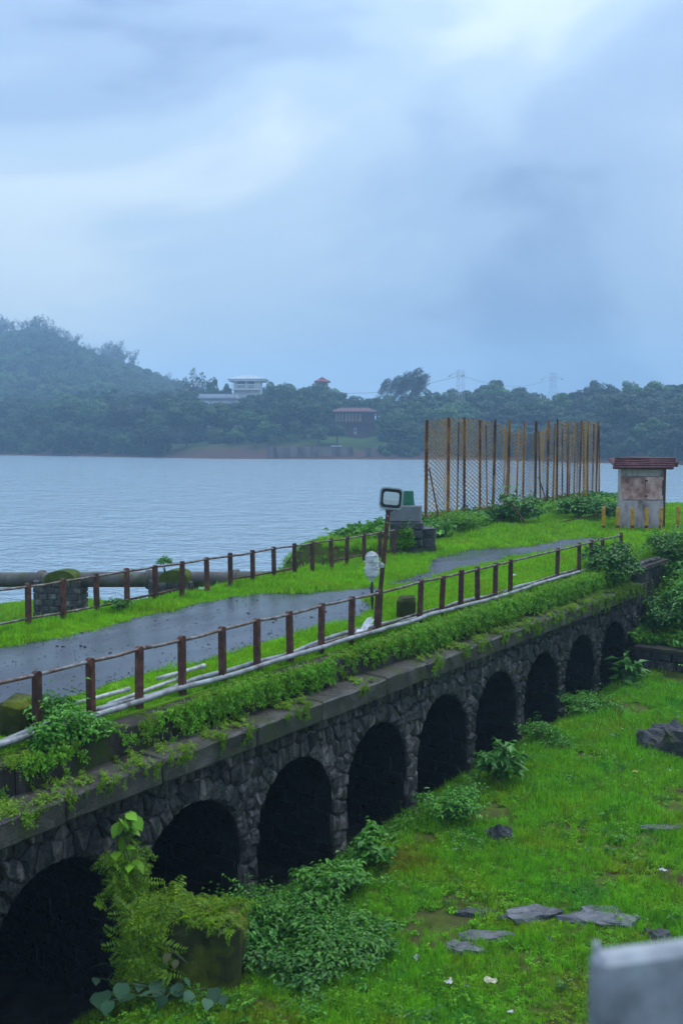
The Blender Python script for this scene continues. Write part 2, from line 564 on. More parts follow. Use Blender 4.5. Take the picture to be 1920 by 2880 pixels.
def water_mat():
    m = bpy.data.materials.new('lake_water')
    m.use_nodes = True
    t = m.node_tree
    b = t.nodes['Principled BSDF']
    b.inputs['Base Color'].default_value = (0.28, 0.38, 0.45, 1)
    b.inputs['Roughness'].default_value = 0.12
    b.inputs['IOR'].default_value = 1.33
    g = N(t, 'ShaderNodeNewGeometry')
    mp = N(t, 'ShaderNodeMapping')
    mp.inputs['Rotation'].default_value = (0, 0, -YAW)
    mp.inputs['Scale'].default_value = (0.7, 1.0, 1.0)
    L(t, g.outputs['Position'], mp.inputs['Vector'])
    hs = []
    for sc_, w_ in ((0.32, 1.3), (0.95, 0.9), (2.6, 0.36)):
        a = N(t, 'ShaderNodeTexNoise')
        a.inputs['Scale'].default_value = sc_
        a.inputs['Detail'].default_value = 3
        a.inputs['Roughness'].default_value = 0.55
        a.inputs['Distortion'].default_value = 0.8
        L(t, mp.outputs[0], a.inputs['Vector'])
        m_ = N(t, 'ShaderNodeMath', operation='MULTIPLY')
        L(t, a.outputs['Fac'], m_.inputs[0])
        m_.inputs[1].default_value = w_
        hs.append(m_)
    mu = hs[0]
    for h_ in hs[1:]:
        ad = N(t, 'ShaderNodeMath', operation='ADD')
        L(t, mu.outputs[0], ad.inputs[0])
        L(t, h_.outputs[0], ad.inputs[1])
        mu = ad
    bp = N(t, 'ShaderNodeBump')
    bp.inputs['Strength'].default_value = 1.0
    bp.inputs['Distance'].default_value = 0.42
    L(t, mu.outputs[0], bp.inputs['Height'])
    L(t, bp.outputs[0], b.inputs['Normal'])
    return m


M['water'] = water_mat()


def glass_mat():
    m = bpy.data.materials.new('lamp_glass')
    m.use_nodes = True
    b = m.node_tree.nodes['Principled BSDF']
    b.inputs['Base Color'].default_value = (0.62, 0.72, 0.78, 1)
    b.inputs['Roughness'].default_value = 0.08
    b.inputs['Metallic'].default_value = 0.35
    return m


M['glass'] = glass_mat()


def net_mat():
    def stain(t, v, c):
        mp = N(t, 'ShaderNodeMapping')
        mp.inputs['Scale'].default_value = (1, 0.9, 0.12)
        L(t, v, mp.inputs['Vector'])
        no = N(t, 'ShaderNodeTexNoise')
        no.inputs['Scale'].default_value = 1.3
        no.inputs['Detail'].default_value = 4
        L(t, mp.outputs[0], no.inputs['Vector'])
        r = ramp(t, [(0.40, (0, 0, 0)), (0.54, (1, 1, 1))])
        L(t, no.outputs['Fac'], r.inputs['Fac'])
        mx = N(t, 'ShaderNodeMix', data_type='RGBA')
        L(t, r.outputs['Color'], mx.inputs[0])
        L(t, c, mx.inputs[6])
        mx.inputs[7].default_value = (0.40, 0.21, 0.025, 1)
        return mx.outputs[2]
    return nmat('rusty_wire', [(0.35, (0.075, 0.050, 0.036)), (0.6, (0.17, 0.13, 0.10))], scale=2.0, rough=(0.6, 0.9), bump=0, metallic=0.0, spec=0.2, extra=stain)


M['net'] = net_mat()
M['fence_post'] = nmat('rusted_angle_iron', [(0.3, (0.055, 0.018, 0.012)), (0.46, (0.16, 0.055, 0.018)), (0.58, (0.34, 0.15, 0.02)), (0.8, (0.12, 0.05, 0.02))],
                       scale=1.0, rough=(0.6, 0.9), bump=0.4, bscale=40, rand=0.4)

# leaves
G_ = lambda r, g, b: (r, g, b)
M['grass'] = fmat('meadow_grass', [(0.0, G_(0.08, 0.27, 0.008)), (0.5, G_(0.14, 0.42, 0.012)), (1.0, G_(0.24, 0.54, 0.018))], trans=0.42, rough=0.55, spec=0.2,
                  patch=[(0.34, 0.6, (0.05, 0.27, 0.035)), (0.43, 0.0, (0.10, 0.3, 0.01)), (0.54, 0.40, (0.27, 0.43, 0.010)), (0.62, 0.55, (0.28, 0.27, 0.010)), (0.70, 0.85, (0.22, 0.13, 0.012))], pscale=0.75, irand=0.5)
M['deck_grass'] = fmat('verge_grass', [(0.0, G_(0.10, 0.30, 0.006)), (0.5, G_(0.17, 0.45, 0.009)), (1.0, G_(0.28, 0.54, 0.014))], trans=0.4, rough=0.55, spec=0.2,
                       patch=[(0.40, 0.0, (0.2, 0.45, 0.006)), (0.58, 0.25, (0.32, 0.46, 0.01)), (0.70, 0.6, (0.30, 0.30, 0.015))], pscale=0.9, irand=0.45)
M['dry'] = fmat('dry_grass', [(0.0, G_(0.20, 0.15, 0.03)), (1.0, G_(0.34, 0.28, 0.06))], trans=0.2, rough=0.7, spec=0.1)
M['weed'] = fmat('weed_leaf', [(0.0, G_(0.07, 0.23, 0.008)), (0.5, G_(0.14, 0.40, 0.012)), (1.0, G_(0.26, 0.52, 0.016))], trans=0.38,
                 patch=[(0.40, 0.0, (0.1, 0.3, 0.02)), (0.62, 0.6, (0.16, 0.33, 0.02))], pscale=1.1)
M['fern'] = fmat('fern_leaf', [(0.0, G_(0.10, 0.22, 0.008)), (0.5, G_(0.18, 0.35, 0.010)), (1.0, G_(0.30, 0.44, 0.014))], trans=0.4)
M['shrub'] = fmat('shrub_leaf', [(0.0, G_(0.025, 0.11, 0.012)), (0.5, G_(0.055, 0.20, 0.020)), (1.0, G_(0.11, 0.31, 0.032))], trans=0.22, rough=0.42)
M['shrub_pale'] = fmat('young_shrub_leaf', [(0.0, G_(0.04, 0.16, 0.012)), (0.5, G_(0.075, 0.26, 0.018)), (1.0, G_(0.14, 0.36, 0.03))], trans=0.3, rough=0.42)  # lighter leaf colour, given to whole plants
M['bright_leaf'] = fmat('bright_leaf', [(0.0, G_(0.07, 0.22, 0.015)), (0.5, G_(0.16, 0.36, 0.02)), (1.0, G_(0.30, 0.46, 0.04))], trans=0.35, rough=0.4, irand=0.35)
M['heart'] = fmat('blue_green_leaf', [(0.0, G_(0.030, 0.085, 0.040)), (1.0, G_(0.05, 0.12, 0.06))], trans=0.15, rough=0.55, irand=0.35, spec=0.2)
M['yellow_leaf'] = fmat('pale_old_leaf', [(0.0, G_(0.12, 0.15, 0.05)), (1.0, G_(0.20, 0.18, 0.09))], trans=0.2, rough=0.5)
M['tree'] = fmat('tree_leaf', [(0.0, G_(0.010, 0.028, 0.010)), (0.5, G_(0.022, 0.056, 0.018)), (1.0, G_(0.045, 0.095, 0.026))], trans=0.25, rough=0.55, irand=0.62)
M['tree_light'] = fmat('light_tree_leaf', [(0.0, G_(0.022, 0.060, 0.012)), (0.5, G_(0.045, 0.115, 0.020)), (1.0, G_(0.08, 0.17, 0.03))], trans=0.25, rough=0.55, irand=0.5)
M['casuarina'] = fmat('needle_foliage', [(0.0, G_(0.03, 0.042, 0.028)), (1.0, G_(0.06, 0.075, 0.045))], trans=0.2, rough=0.6)


# ------------------------------------------------------------------ leaves, tufts, scattering
def leaf_arrays(cen, direc, nor, length, width, fold=0.25):
    cen, direc, nor = (np.asarray(a, float) for a in (cen, direc, nor))
    direc = direc / (np.linalg.norm(direc, axis=1, keepdims=True) + 1e-9)
    side = np.cross(direc, nor)
    side /= (np.linalg.norm(side, axis=1, keepdims=True) + 1e-9)
    up = np.cross(side, direc)
    l = np.asarray(length).reshape(-1, 1)
    w = np.asarray(width).reshape(-1, 1)
    b = cen
    tip = cen + direc * l - up * l * 0.18
    lf = cen + direc * l * 0.45 + side * w * 0.5 + up * w * fold
    rt = cen + direc * l * 0.45 - side * w * 0.5 + up * w * fold
    n = len(cen)
    V = np.stack([b, lf, tip, rt], 1).reshape(-1, 3)
    i = np.arange(n) * 4
    Fc = np.concatenate([np.stack([i, i + 3, i + 2], 1), np.stack([i, i + 2, i + 1], 1)], 0)
    return V, Fc


def unit(rng, n):
    v = rng.normal(size=(n, 3))
    return v / np.linalg.norm(v, axis=1, keepdims=True)


def tuft_mesh(name, seed, blades, rad, hmin, hmax, w, lean=0.5):
    rng = np.random.default_rng(seed)
    V, Fc = [], []
    for k in range(blades):
        a = rng.uniform(0, 2 * math.pi)
        r = rad * math.sqrt(rng.uniform())
        base = np.array([r * math.cos(a), r * math.sin(a), -0.01])
        h = rng.uniform(hmin, hmax)
        da = rng.uniform(0, 2 * math.pi)
        ln = rng.uniform(0.1, lean) * h
        d = np.array([math.cos(da), math.sin(da), 0])
        s = np.array([-math.sin(da + 0.6), math.cos(da + 0.6), 0]) * w / 2
        mid = base + d * ln * 0.35 + np.array([0, 0, h * 0.6])
        tip = base + d * ln + np.array([0, 0, h])
        o = len(V)
        V += [base - s, base + s, mid - s * 0.8, mid + s * 0.8, tip]
        Fc += [(o, o + 1, o + 3), (o, o + 3, o + 2), (o + 2, o + 3, o + 4)]
    return np_mesh(name, V, Fc)


def sprig_mesh(name, seed, stems, leaves, h, spread, ll, lw, droop=0.3):
    rng = np.random.default_rng(seed)
    cen, di, no = [], [], []
    for s in range(stems):
        a = rng.uniform(0, 2 * math.pi)
        hh = h * rng.uniform(0.55, 1.0)
        sp = spread * rng.uniform(0.3, 1)
        for k in range(leaves):
            t = (k + rng.uniform()) / leaves
            p = np.array([math.cos(a) * sp * t ** 1.3, math.sin(a) * sp * t ** 1.3, hh * (t - droop * t * t)])
            la = a + rng.choice([-1, 1]) * rng.uniform(0.5, 1.6)
            cen.append(p)
            di.append([math.cos(la), math.sin(la), rng.uniform(-0.25, 0.45)])
            no.append([rng.normal() * 0.35, rng.normal() * 0.35, 1])
    n = len(cen)
    V, Fc = leaf_arrays(cen, di, no, ll * rng.uniform(0.6, 1.15, n), lw * rng.uniform(0.7, 1.1, n))
    return np_mesh(name, V, Fc)


def scatter(name, pts, rots, scl, protos, label, cat, idx=None, kind='stuff', seed=0):
    pts = np.asarray(pts, np.float32)
    n = len(pts)
    rng = np.random.default_rng(seed)
    m = bpy.data.meshes.new(name)
    m.vertices.add(n)
    m.vertices.foreach_set('co', pts.ravel())
    a = m.attributes.new('rot', 'FLOAT_VECTOR', 'POINT')
    a.data.foreach_set('vector', np.asarray(rots, np.float32).ravel())
    a = m.attributes.new('scl', 'FLOAT_VECTOR', 'POINT')
    scl = np.asarray(scl, np.float32)
    if scl.ndim == 1:
        scl = np.repeat(scl[:, None], 3, 1)
    a.data.foreach_set('vector', np.ascontiguousarray(scl).ravel())
    a = m.attributes.new('idx', 'INT', 'POINT')
    if idx is None:
        idx = rng.integers(0, len(protos), n)
    a.data.foreach_set('value', np.asarray(idx, np.int32))
    o = bpy.data.objects.new(name, m)
    COL.objects.link(o)
    ng = bpy.data.node_groups.new(name + '_scatter', 'GeometryNodeTree')
    ng.interface.new_socket('Geometry', in_out='INPUT', socket_type='NodeSocketGeometry')
    ng.interface.new_socket('Geometry', in_out='OUTPUT', socket_type='NodeSocketGeometry')
    gi = ng.nodes.new('NodeGroupInput')
    go = ng.nodes.new('NodeGroupOutput')
    iop = ng.nodes.new('GeometryNodeInstanceOnPoints')
    jn = ng.nodes.new('GeometryNodeJoinGeometry')
    for p in protos:
        oi = ng.nodes.new('GeometryNodeObjectInfo')
        oi.inputs['Object'].default_value = p
        oi.inputs['As Instance'].default_value = True
        ng.links.new(oi.outputs['Geometry'], jn.inputs[0])

    def attr(nm, ty):
        q = ng.nodes.new('GeometryNodeInputNamedAttribute')
        q.data_type = ty
        q.inputs['Name'].default_value = nm
        return q.outputs['Attribute']
    iop.inputs['Pick Instance'].default_value = True
    ng.links.new(gi.outputs[0], iop.inputs['Points'])
    ng.links.new(jn.outputs[0], iop.inputs['Instance'])
    ng.links.new(attr('idx', 'INT'), iop.inputs['Instance Index'])
    ng.links.new(attr('rot', 'FLOAT_VECTOR'), iop.inputs['Rotation'])
    ng.links.new(attr('scl', 'FLOAT_VECTOR'), iop.inputs['Scale'])
    ng.links.new(iop.outputs[0], go.inputs[0])
    o.modifiers.new('scatter', 'NODES').node_group = ng
    return tag(o, label, cat, kind=kind)


def proto(name, mesh, mat):
    mesh.materials.append(mat)
    return bpy.data.objects.new(name, mesh)


def rz_rots(rng, n, tilt=0.2):
    r = np.zeros((n, 3))
    r[:, 0] = rng.normal(0, tilt, n)
    r[:, 1] = rng.normal(0, tilt, n)
    r[:, 2] = rng.uniform(0, 2 * math.pi, n)
    return r


def in_view(P, mx=260, my=300):
    v = P - C_
    w = v @ F_
    x = CX + FPX * (v @ R_) / np.maximum(w, 0.1)
    y = CY - FPX * (v @ U_) / np.maximum(w, 0.1)
    return (w > 1) & (x > -mx) & (x < 1920 + mx) & (y > -my) & (y < 2880 + my)


# ------------------------------------------------------------------ the lie of the land
WATER_Z = -2.4
Y_END = 23.35           # the bridge ends here against the causeway


def gz(X, Y):
    X = np.asarray(X, float)
    Y = np.asarray(Y, float)
    n = fbm(X * 0.45, Y * 0.45, 3) - 0.5
    floor = -2.60 + 0.020 * (Y - 7) + n * 0.16 - 0.36 * smooth(-7.15, -7.9, X)
    up = -1.85 + n * 0.12 - 1.9 * smooth(-23, -36, X) - 2.2 * smooth(20.5, 27, Y) * smooth(-14.5, -17, X)
    up = up + (-0.95 - up) * smooth(-18.0, -15.2, X) * (1 - smooth(22, 26, Y) * 0)  # unseen ground raised against the bridge, added to keep light out of the arches
    t = smooth(-10.5, -14.2, X)
    low = floor * (1 - t) + up * t
    low = low + (-4.2 - low) * smooth(30, 44, Y)
    low = low + (-3.12 - low) * smooth(-7.98, -8.35, X) * smooth(-14.6, -13.6, X) * (1 - smooth(23.5, 23.8, Y))
    top_l = 0.02 * n
    slope = -1.80 + (1.95 + 0.12 * n) * smooth(23.0, 27.6, Y) + 0.30 * np.exp(-((X + 3.5) ** 2 / 8 + (Y - 38) ** 2 / 50))
    rr = smooth(-9.0, -7.9, X)
    top = top_l * (1 - rr) + slope * rr
    ys_ = Y - 0.42 * smooth(-7.75, -7.95, X)
    m = smooth(23.05, 23.3, ys_) * smooth(-20.6, -17.4, X) * (1 - smooth(45.0, 51.0, Y))
    return low * (1 - m) + top * m


gx = np.concatenate([np.arange(-46, -20, 0.6), np.arange(-20, 2, 0.2), np.arange(2, 26, 0.8)])
gy = np.concatenate([np.arange(-9, 4, 0.6), np.arange(4, 30, 0.2), np.arange(30, 60, 0.5)])
GX, GY = np.meshgrid(gx, gy)
GZ = gz(GX, GY)
nx_, ny_ = len(gx), len(gy)
idx_ = np.arange(nx_ * ny_).reshape(ny_, nx_)
gm = np_mesh('ground', np.stack([GX, GY, GZ], -1).reshape(-1, 3),
             np.stack([idx_[:-1, :-1], idx_[:-1, 1:], idx_[1:, 1:], idx_[1:, :-1]], -1).reshape(-1, 4), True)
ground = tag(link('ground', gm, M['soil']), 'grassy valley floor and causeway ground by the bridge', None, kind='structure')

# the lake lies upstream of the bridge and beyond the end of the causeway; the valley floor downstream is dry
wm = np_mesh('water', [(-1000, -300, WATER_Z), (-14.5, -300, WATER_Z), (-14.5, 44, WATER_Z), (-1000, 44, WATER_Z), (700, 44, WATER_Z), (700, 1000, WATER_Z), (-1000, 1000, WATER_Z)],
             [(0, 1, 2), (0, 2, 3), (3, 2, 6), (2, 4, 5), (2, 5, 6)])
tag(link('water', wm, M['water']), None, None, kind='structure')

SHORE_X = [-1600, 0, 300, 600, 1100, 1400, 1700, 1920, 3500]
SHORE_D = [262, 239, 224, 208, 203, 198, 180, 170, 150]
SIL_X = [-1600, 0, 250, 300, 480, 590, 700, 780, 850, 930, 1000, 1100, 1200, 1300, 1400, 1480, 1560, 1650, 1700, 1800, 1920, 3500]
SIL_Y = [1100, 1100, 1086, 1080, 1090, 1082, 1085, 1075, 1072, 1088, 1100, 1102, 1085, 1088, 1066, 1088, 1094, 1072, 1070, 1058, 1066, 1090]
HILL_X = [-1600, -200, 0, 100, 200, 260, 340, 420, 480, 560, 700, 3500]
HILL_Z = [46, 45, 43, 45, 38, 31, 26, 21, 17, 11, 0, 0]


def far_h(px, d):
    px = np.asarray(px, float)
    d = np.asarray(d, float)
    D0 = np.interp(px, SHORE_X, SHORE_D)
    e = d - D0
    silz = CAMZ + (1212 - np.interp(px, SIL_X, SIL_Y)) / FPX * (D0 + 72)
    hill = np.maximum(silz - 9.0, 2.2)
    h = np.interp(e, [-10, 0, 5, 8, 14, 30], [-4.5, -2.4, -1.8, -0.9, 0.5, 1.7])
    h = h + (hill - 1.7) * smooth(24, 72, e)
    h = h + np.interp(px, HILL_X, HILL_Z) * smooth(85, 330, e)
    h = h + (fbm(px * 0.02, d * 0.06, 9) - 0.5) * 1.2 * smooth(2, 20, e)
    return h


fpx = np.arange(-1600, 3501, 25.0)
fe = np.array([-10, -3, 0, 2, 5, 8, 11, 14, 20, 26, 32, 40, 50, 60, 72, 85, 110, 140, 180, 220, 270, 330, 400, 500, 620.0])
FX, FE = np.meshgrid(fpx, fe)
FD = np.interp(FX, SHORE_X, SHORE_D) + FE
FZ = far_h(FX, FD)
pos = FH[None, None, :] * FD[..., None] + R_[None, None, :] * ((FX - CX) / FPX * FD * math.cos(PITCH))[..., None]
pos[..., 2] = FZ
nfx, nfe = len(fpx), len(fe)
ii = np.arange(nfx * nfe).reshape(nfe, nfx)
fm = np_mesh('far_shore', pos.reshape(-1, 3), np.stack([ii[:-1, :-1], ii[:-1, 1:], ii[1:, 1:], ii[1:, :-1]], -1).reshape(-1, 4), True)
tag(link('hills', fm, M['land']), None, None, kind='structure')


# ------------------------------------------------------------------ the stone arch bridge
PITCHY, R_ARCH, Z_CROWN = 1.98, 0.83, -1.10
Z_SPR = Z_CROWN - R_ARCH
CROWNS = [6.64 + PITCHY * k for k in range(-1, 9)]
XW, XB = -8.02, -13.95
Z_CB, Z_CT = -0.63, -0.34
bridge = thing('stone_arch_bridge', (-11.0, 13.0, -2.5), 'long low bridge of dark stone arches under the weedy road', 'bridge')


def bridge_body():
    mb = MB()
    y_lo = -4.0
    z_b, z_t = -3.5, -0.40
    prof = []              # lower outline from near to far
    prof.append((y_lo, z_b))
    NA = 20
    for yc in CROWNS:
        prof.append((yc - R_ARCH, z_b))
        for k in range(NA + 1):
            a = math.pi - math.pi * k / NA
            prof.append((yc + R_ARCH * math.cos(a), Z_SPR + R_ARCH * math.sin(a)))
        prof.append((yc + R_ARCH, z_b))
    prof.append((Y_END + 0.3, z_b))
    n = len(prof)
    xf = XW - 0.014
    vs_ = []
    for (y, z) in prof:
        vs_ += [(xf, y, z), (xf, y, z_t), (XB, y, z), (XB, y, z_t)]
    fs, soff = [], []
    for i in range(n - 1):
        a, b = 4 * i, 4 * (i + 1)
        if abs(prof[i][0] - prof[i + 1][0]) > 1e-6:
            fs += [(a, b, b + 1, a + 1), (a + 2, a + 3, b + 3, b + 2), (a + 1, b + 1, b + 3, a + 3)]
        soff.append((a, a + 2, b + 2, b))
    mb.add(vs_, fs)
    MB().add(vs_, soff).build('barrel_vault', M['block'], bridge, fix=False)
    mb.add([vs_[0], vs_[1], vs_[3], vs_[2]], [(0, 1, 2, 3)])
    e = 4 * (n - 1)
    mb.add([vs_[e], vs_[e + 1], vs_[e + 3], vs_[e + 2]], [(0, 2, 3, 1)][:0] or [(3, 2, 1, 0)])
    return mb.build('wall', M['mortar'], bridge, fix=False)


bridge_body()


def clip(poly, p, nrm):
    """keep the part of poly with (q - p).nrm <= 0"""
    out = []
    m = len(poly)
    for i in range(m):
        a, b = poly[i], poly[(i + 1) % m]
        da = (a[0] - p[0]) * nrm[0] + (a[1] - p[1]) * nrm[1]
        db = (b[0] - p[0]) * nrm[0] + (b[1] - p[1]) * nrm[1]
        if da <= 0:
            out.append(a)
        if (da < 0) != (db < 0) and abs(da - db) > 1e-12:
            t = da / (da - db)
            out.append((a[0] + (b[0] - a[0]) * t, a[1] + (b[1] - a[1]) * t))
    return out


def face_stones():
    rnd = random.Random(5)
    seeds = []
    for k, yc in enumerate(CROWNS):
        na = 19
        for i in range(na):
            a = math.pi * (i + 0.5 + rnd.uniform(-0.22, 0.22)) / na
            rr = R_ARCH + rnd.uniform(0.10, 0.22)
            if abs(math.cos(a)) * rr > 0.965:
                rr = R_ARCH + 0.09
            seeds.append((yc + rr * math.cos(a), Z_SPR + rr * math.sin(a)))
        # spandrel rubble over the pier between this arch and the next
        yp = yc + PITCHY / 2
        for z in np.arange(-0.74, -1.80, -0.23):
            half = PITCHY / 2 - math.sqrt(max(0, (R_ARCH + 0.27) ** 2 - max(z - Z_SPR, 0) ** 2))
            if half < 0.05:
                half = 0.05
            cnt = max(1, int(2 * half / 0.135))
            for c in range(cnt):
                seeds.append((yp + (-half + (c + 0.5) * 2 * half / cnt) + rnd.uniform(-0.05, 0.05), z + rnd.uniform(-0.06, 0.06)))
        for c in range(3):
            seeds.append((yc + (c - 1) * 0.25 + rnd.uniform(-0.06, 0.06), -0.70 + rnd.uniform(-0.03, 0.02)))
        # pier courses
        z = Z_SPR - 0.12
        row = 0
        while z > -3.1:
            if row % 2:
                s = rnd.uniform(-0.05, 0.05)
                seeds += [(yp + s - 0.085, z + rnd.uniform(-0.02, 0.02)), (yp + s + 0.085, z + rnd.uniform(-0.02, 0.02))]
            else:
                seeds.append((yp + rnd.uniform(-0.02, 0.02), z))
            z -= 0.23
            row += 1
    seeds = [q for q in seeds if q[1] < Z_SPR or rnd.random() > 0.10]
    pts = np.array(seeds)
    cells = []
    for i, (y, z) in enumerate(seeds):
        if y < 3.4:
            continue
        poly = [(y - 0.3, z - 0.36), (y + 0.3, z - 0.36), (y + 0.3, z + 0.36), (y - 0.3, z + 0.36)]
        d2 = ((pts - (y, z)) ** 2).sum(1)
        for j in np.argsort(d2)[1:24]:
            q = seeds[j]
            dx, dz = q[0] - y, q[1] - z
            poly = clip(poly, ((q[0] + y) / 2, (q[1] + z) / 2), (dx, dz))
            if len(poly) < 3:
                break
        for yc in CROWNS:
            if abs(y - yc) > 1.6:
                continue
            if z > Z_SPR:
                dx, dz = y - yc, z - Z_SPR
                l = math.hypot(dx, dz)
                ux, uz = dx / l, dz / l
                for da in (-0.12, 0, 0.12):
                    cx_, cz_ = ux * math.cos(da) - uz * math.sin(da), ux * math.sin(da) + uz * math.cos(da)
                    poly = clip(poly, (yc + cx_ * (R_ARCH - 0.014), Z_SPR + cz_ * (R_ARCH - 0.014)), (-cx_, -cz_))
            else:
                s = 1 if y > yc else -1
                poly = clip(poly, (yc + s * (R_ARCH - 0.006), z), (-s, 0))
        poly = clip(poly, (0, Z_CB - 0.004), (0, 1))
        poly = clip(poly, (0, -3.2), (0, -1))
        poly = clip(poly, (Y_END + 0.25, 0), (1, 0))
        if len(poly) < 3:
            continue
        # drop tiny edges
        pp = [poly[0]]
        for q in poly[1:]:
            if math.hypot(q[0] - pp[-1][0], q[1] - pp[-1][1]) > 0.018:
                pp.append(q)
        if len(pp) > 3 and math.hypot(pp[0][0] - pp[-1][0], pp[0][1] - pp[-1][1]) < 0.018:
            pp.pop()
        if len(pp) < 3:
            continue
        cy_ = sum(q[0] for q in pp) / len(pp)
        cz_ = sum(q[1] for q in pp) / len(pp)
        size = max(math.hypot(q[0] - cy_, q[1] - cz_) for q in pp)
        if size < 0.04:
            continue
        cells.append((cy_, cz_, size, pp))
    cells.sort(key=lambda c: (c[0] < 5.2, c[0]))
    rest = MB()
    count = 0
    for cy_, cz_, size, pp in cells:
        n = len(pp)
        k0 = 1 - rnd.uniform(0.005, 0.018) / max(size, 0.06)
        prot = rnd.uniform(0.0, 0.035)
        loc = (XW, cy_, cz_)
        V, Fc = [], []
        for ring, (k, x) in enumerate(((k0, -0.045), (k0 * 0.985, 0.002 + prot * 0.5), (k0 * 0.62, 0.022 + prot))):
            for q in pp:
                jit = (0, 0, 0) if ring == 0 else (rnd.uniform(-0.010, 0.010) * ring, rnd.uniform(-0.008, 0.008), rnd.uniform(-0.008, 0.008))
                V.append((XW + x + jit[0], cy_ + (q[0] - cy_) * k + jit[1], cz_ + (q[1] - cz_) * k + jit[2]))
        V.append((XW + 0.026 + prot + rnd.uniform(-0.012, 0.018), cy_ + rnd.uniform(-0.2, 0.2) * size, cz_ + rnd.uniform(-0.2, 0.2) * size))
        for r in (0, 1):
            for i in range(n):
                j = (i + 1) % n
                Fc.append((r * n + i, r * n + j, (r + 1) * n + j, (r + 1) * n + i))
        for i in range(n):
            Fc.append((2 * n + i, 2 * n + (i + 1) % n, 3 * n))
        if count < 300 and cy_ > 5.2:
            MB().add(V, Fc).build('stone', M['stone'], bridge, origin=loc, fix=False)
            count += 1
        else:
            rest.add(V, Fc)
    if rest.v:
        o = rest.build('rubble_stones', M['stone'], bridge, fix=False)
        o['kind'] = 'stuff'


face_stones()


def rough_box_mesh(name, size, seed, seg=3, bevel=0.015, jit=0.006):
    rnd = random.Random(seed)
    bm = bmesh.new()
    bmesh.ops.create_cube(bm, size=1.0)
    bmesh.ops.scale(bm, vec=size, verts=bm.verts)
    bmesh.ops.bevel(bm, geom=list(bm.edges), offset=bevel, segments=1, affect='EDGES')
    longest = max(range(3), key=lambda i: size[i])
    if seg > 1:
        es = [e for e in bm.edges if abs((e.verts[0].co - e.verts[1].co)[longest]) > size[longest] * 0.6]
        bmesh.ops.subdivide_edges(bm, edges=es, cuts=seg - 1, use_grid_fill=True)
    for v in bm.verts:
        v.co += Vector((rnd.uniform(-jit, jit), rnd.uniform(-jit, jit), rnd.uniform(-jit, jit)))
    m = bpy.data.meshes.new(name)
    bm.to_mesh(m)
    bm.free()
    return m


def pier_blocks():
    rnd = random.Random(8)
    meshes = [rough_box_mesh('pier_block', (w, 0.10, 0.20), 40 + i, 2, 0.014, 0.010) for i, w in enumerate((0.42, 0.50, 0.56, 0.46, 0.52, 0.60))]
    widths = (0.42, 0.50, 0.56, 0.46, 0.52, 0.60)
    for m in meshes:
        m.materials.append(M['block'])
    for yc in CROWNS[1:]:
        z = -3.05
        row = 0
        while z < Z_SPR - 0.02:
            x = XW - 0.07 - (0.2 if row % 2 else 0.0)
            while x > -10.6:
                i = rnd.randrange(6)
                w = widths[i]
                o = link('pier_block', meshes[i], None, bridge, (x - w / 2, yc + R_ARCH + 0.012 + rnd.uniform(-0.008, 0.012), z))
                x -= w + 0.012
            z += 0.213
            row += 1


pier_blocks()


def coping():
    y = 2.4
    k = 0
    rnd = random.Random(3)
    while y < Y_END + 0.2:
        ln = min(rnd.choice((1.22, 1.34, 1.46, 1.6)), Y_END + 0.32 - y)
        if ln < 0.3:
            break
        m = rough_box_mesh('coping_block', (0.44, ln - 0.008, 0.29), 100 + k, 8, 0.024, 0.007)
        # wash: the top falls slightly outwards
        for v in m.vertices:
            if v.co.z > 0.05:
                v.co.z -= 0.022 * (v.co.x + 0.22) / 0.44
        link('coping_block', m, M['coping'], bridge, (-7.99 + rnd.uniform(-0.016, 0.016), y + ln / 2, -0.485 + rnd.uniform(-0.008, 0.008)))
        y += ln
        k += 1
    y = 2.4
    while y < Y_END + 0.2:
        ln = min(rnd.choice((1.7, 1.95, 2.2)), Y_END + 0.3 - y)
        if ln < 0.3:
            break
        m = rough_box_mesh('kerb_block', (0.36, ln - 0.016, 0.37), 200 + k, 6, 0.02, 0.006)
        link('kerb_block', m, M['kerb'], bridge, (-8.37 + rnd.uniform(-0.008, 0.008), y + ln / 2, -0.205))
        y += ln
        k += 1


coping()

link('lake_kerb', rough_box_mesh('lake_kerb', (0.34, 28.2, 0.44), 260, 30, 0.02, 0.006), M['kerb'], bridge, (-13.80, 10.1, -0.225))
# deck turf and the road on it
dk = MB()
dk.add([(-13.92, -4, 0.012), (-8.5, -4, 0), (-8.5, 24.2, 0), (-13.92, 24.2, 0.012), (-13.92, -4, -0.39), (-8.5, -4, -0.39), (-8.5, 24.2, -0.39), (-13.92, 24.2, -0.39)],
       [(0, 1, 2, 3), (7, 6, 5, 4), (0, 4, 5, 1), (1, 5, 6, 2), (2, 6, 7, 3), (3, 7, 4, 0)])
dko = dk.build('deck_turf', M['lawn'])
tag(dko, None, None, kind='structure')

ROAD1 = [(-12.65, -4.0), (-12.70, 4.0), (-12.65, 9.49), (-12.60, 10.5), (-12.74, 12.2), (-12.91, 13.65), (-12.90, 14.85), (-12.64, 15.86), (-12.21, 16.43),
         (-11.75, 17.0), (-11.55, 17.55), (-11.15, 17.6), (-10.81, 16.9), (-10.3, 15.9), (-9.78, 15.02), (-9.52, 13.73), (-9.66, 12.32), (-9.60, 10.87), (-9.72, 9.68), (-9.69, 8.19), (-9.55, 7.14), (-9.5, 4), (-9.5, -4)]
ROAD2 = [(-10.95, 17.75), (-11.35, 17.7), (-11.55, 19.78), (-12.0, 21.2), (-12.75, 22.3), (-12.95, 24.44), (-12.3, 25.5), (-11.68, 26.6), (-12.0, 28.0), (-11.4, 29.3), (-10.7, 29.6), (-10.85, 27.75), (-10.85, 26.18),
         (-11.05, 24.47), (-11.0, 21.89), (-11.0, 19.88)]


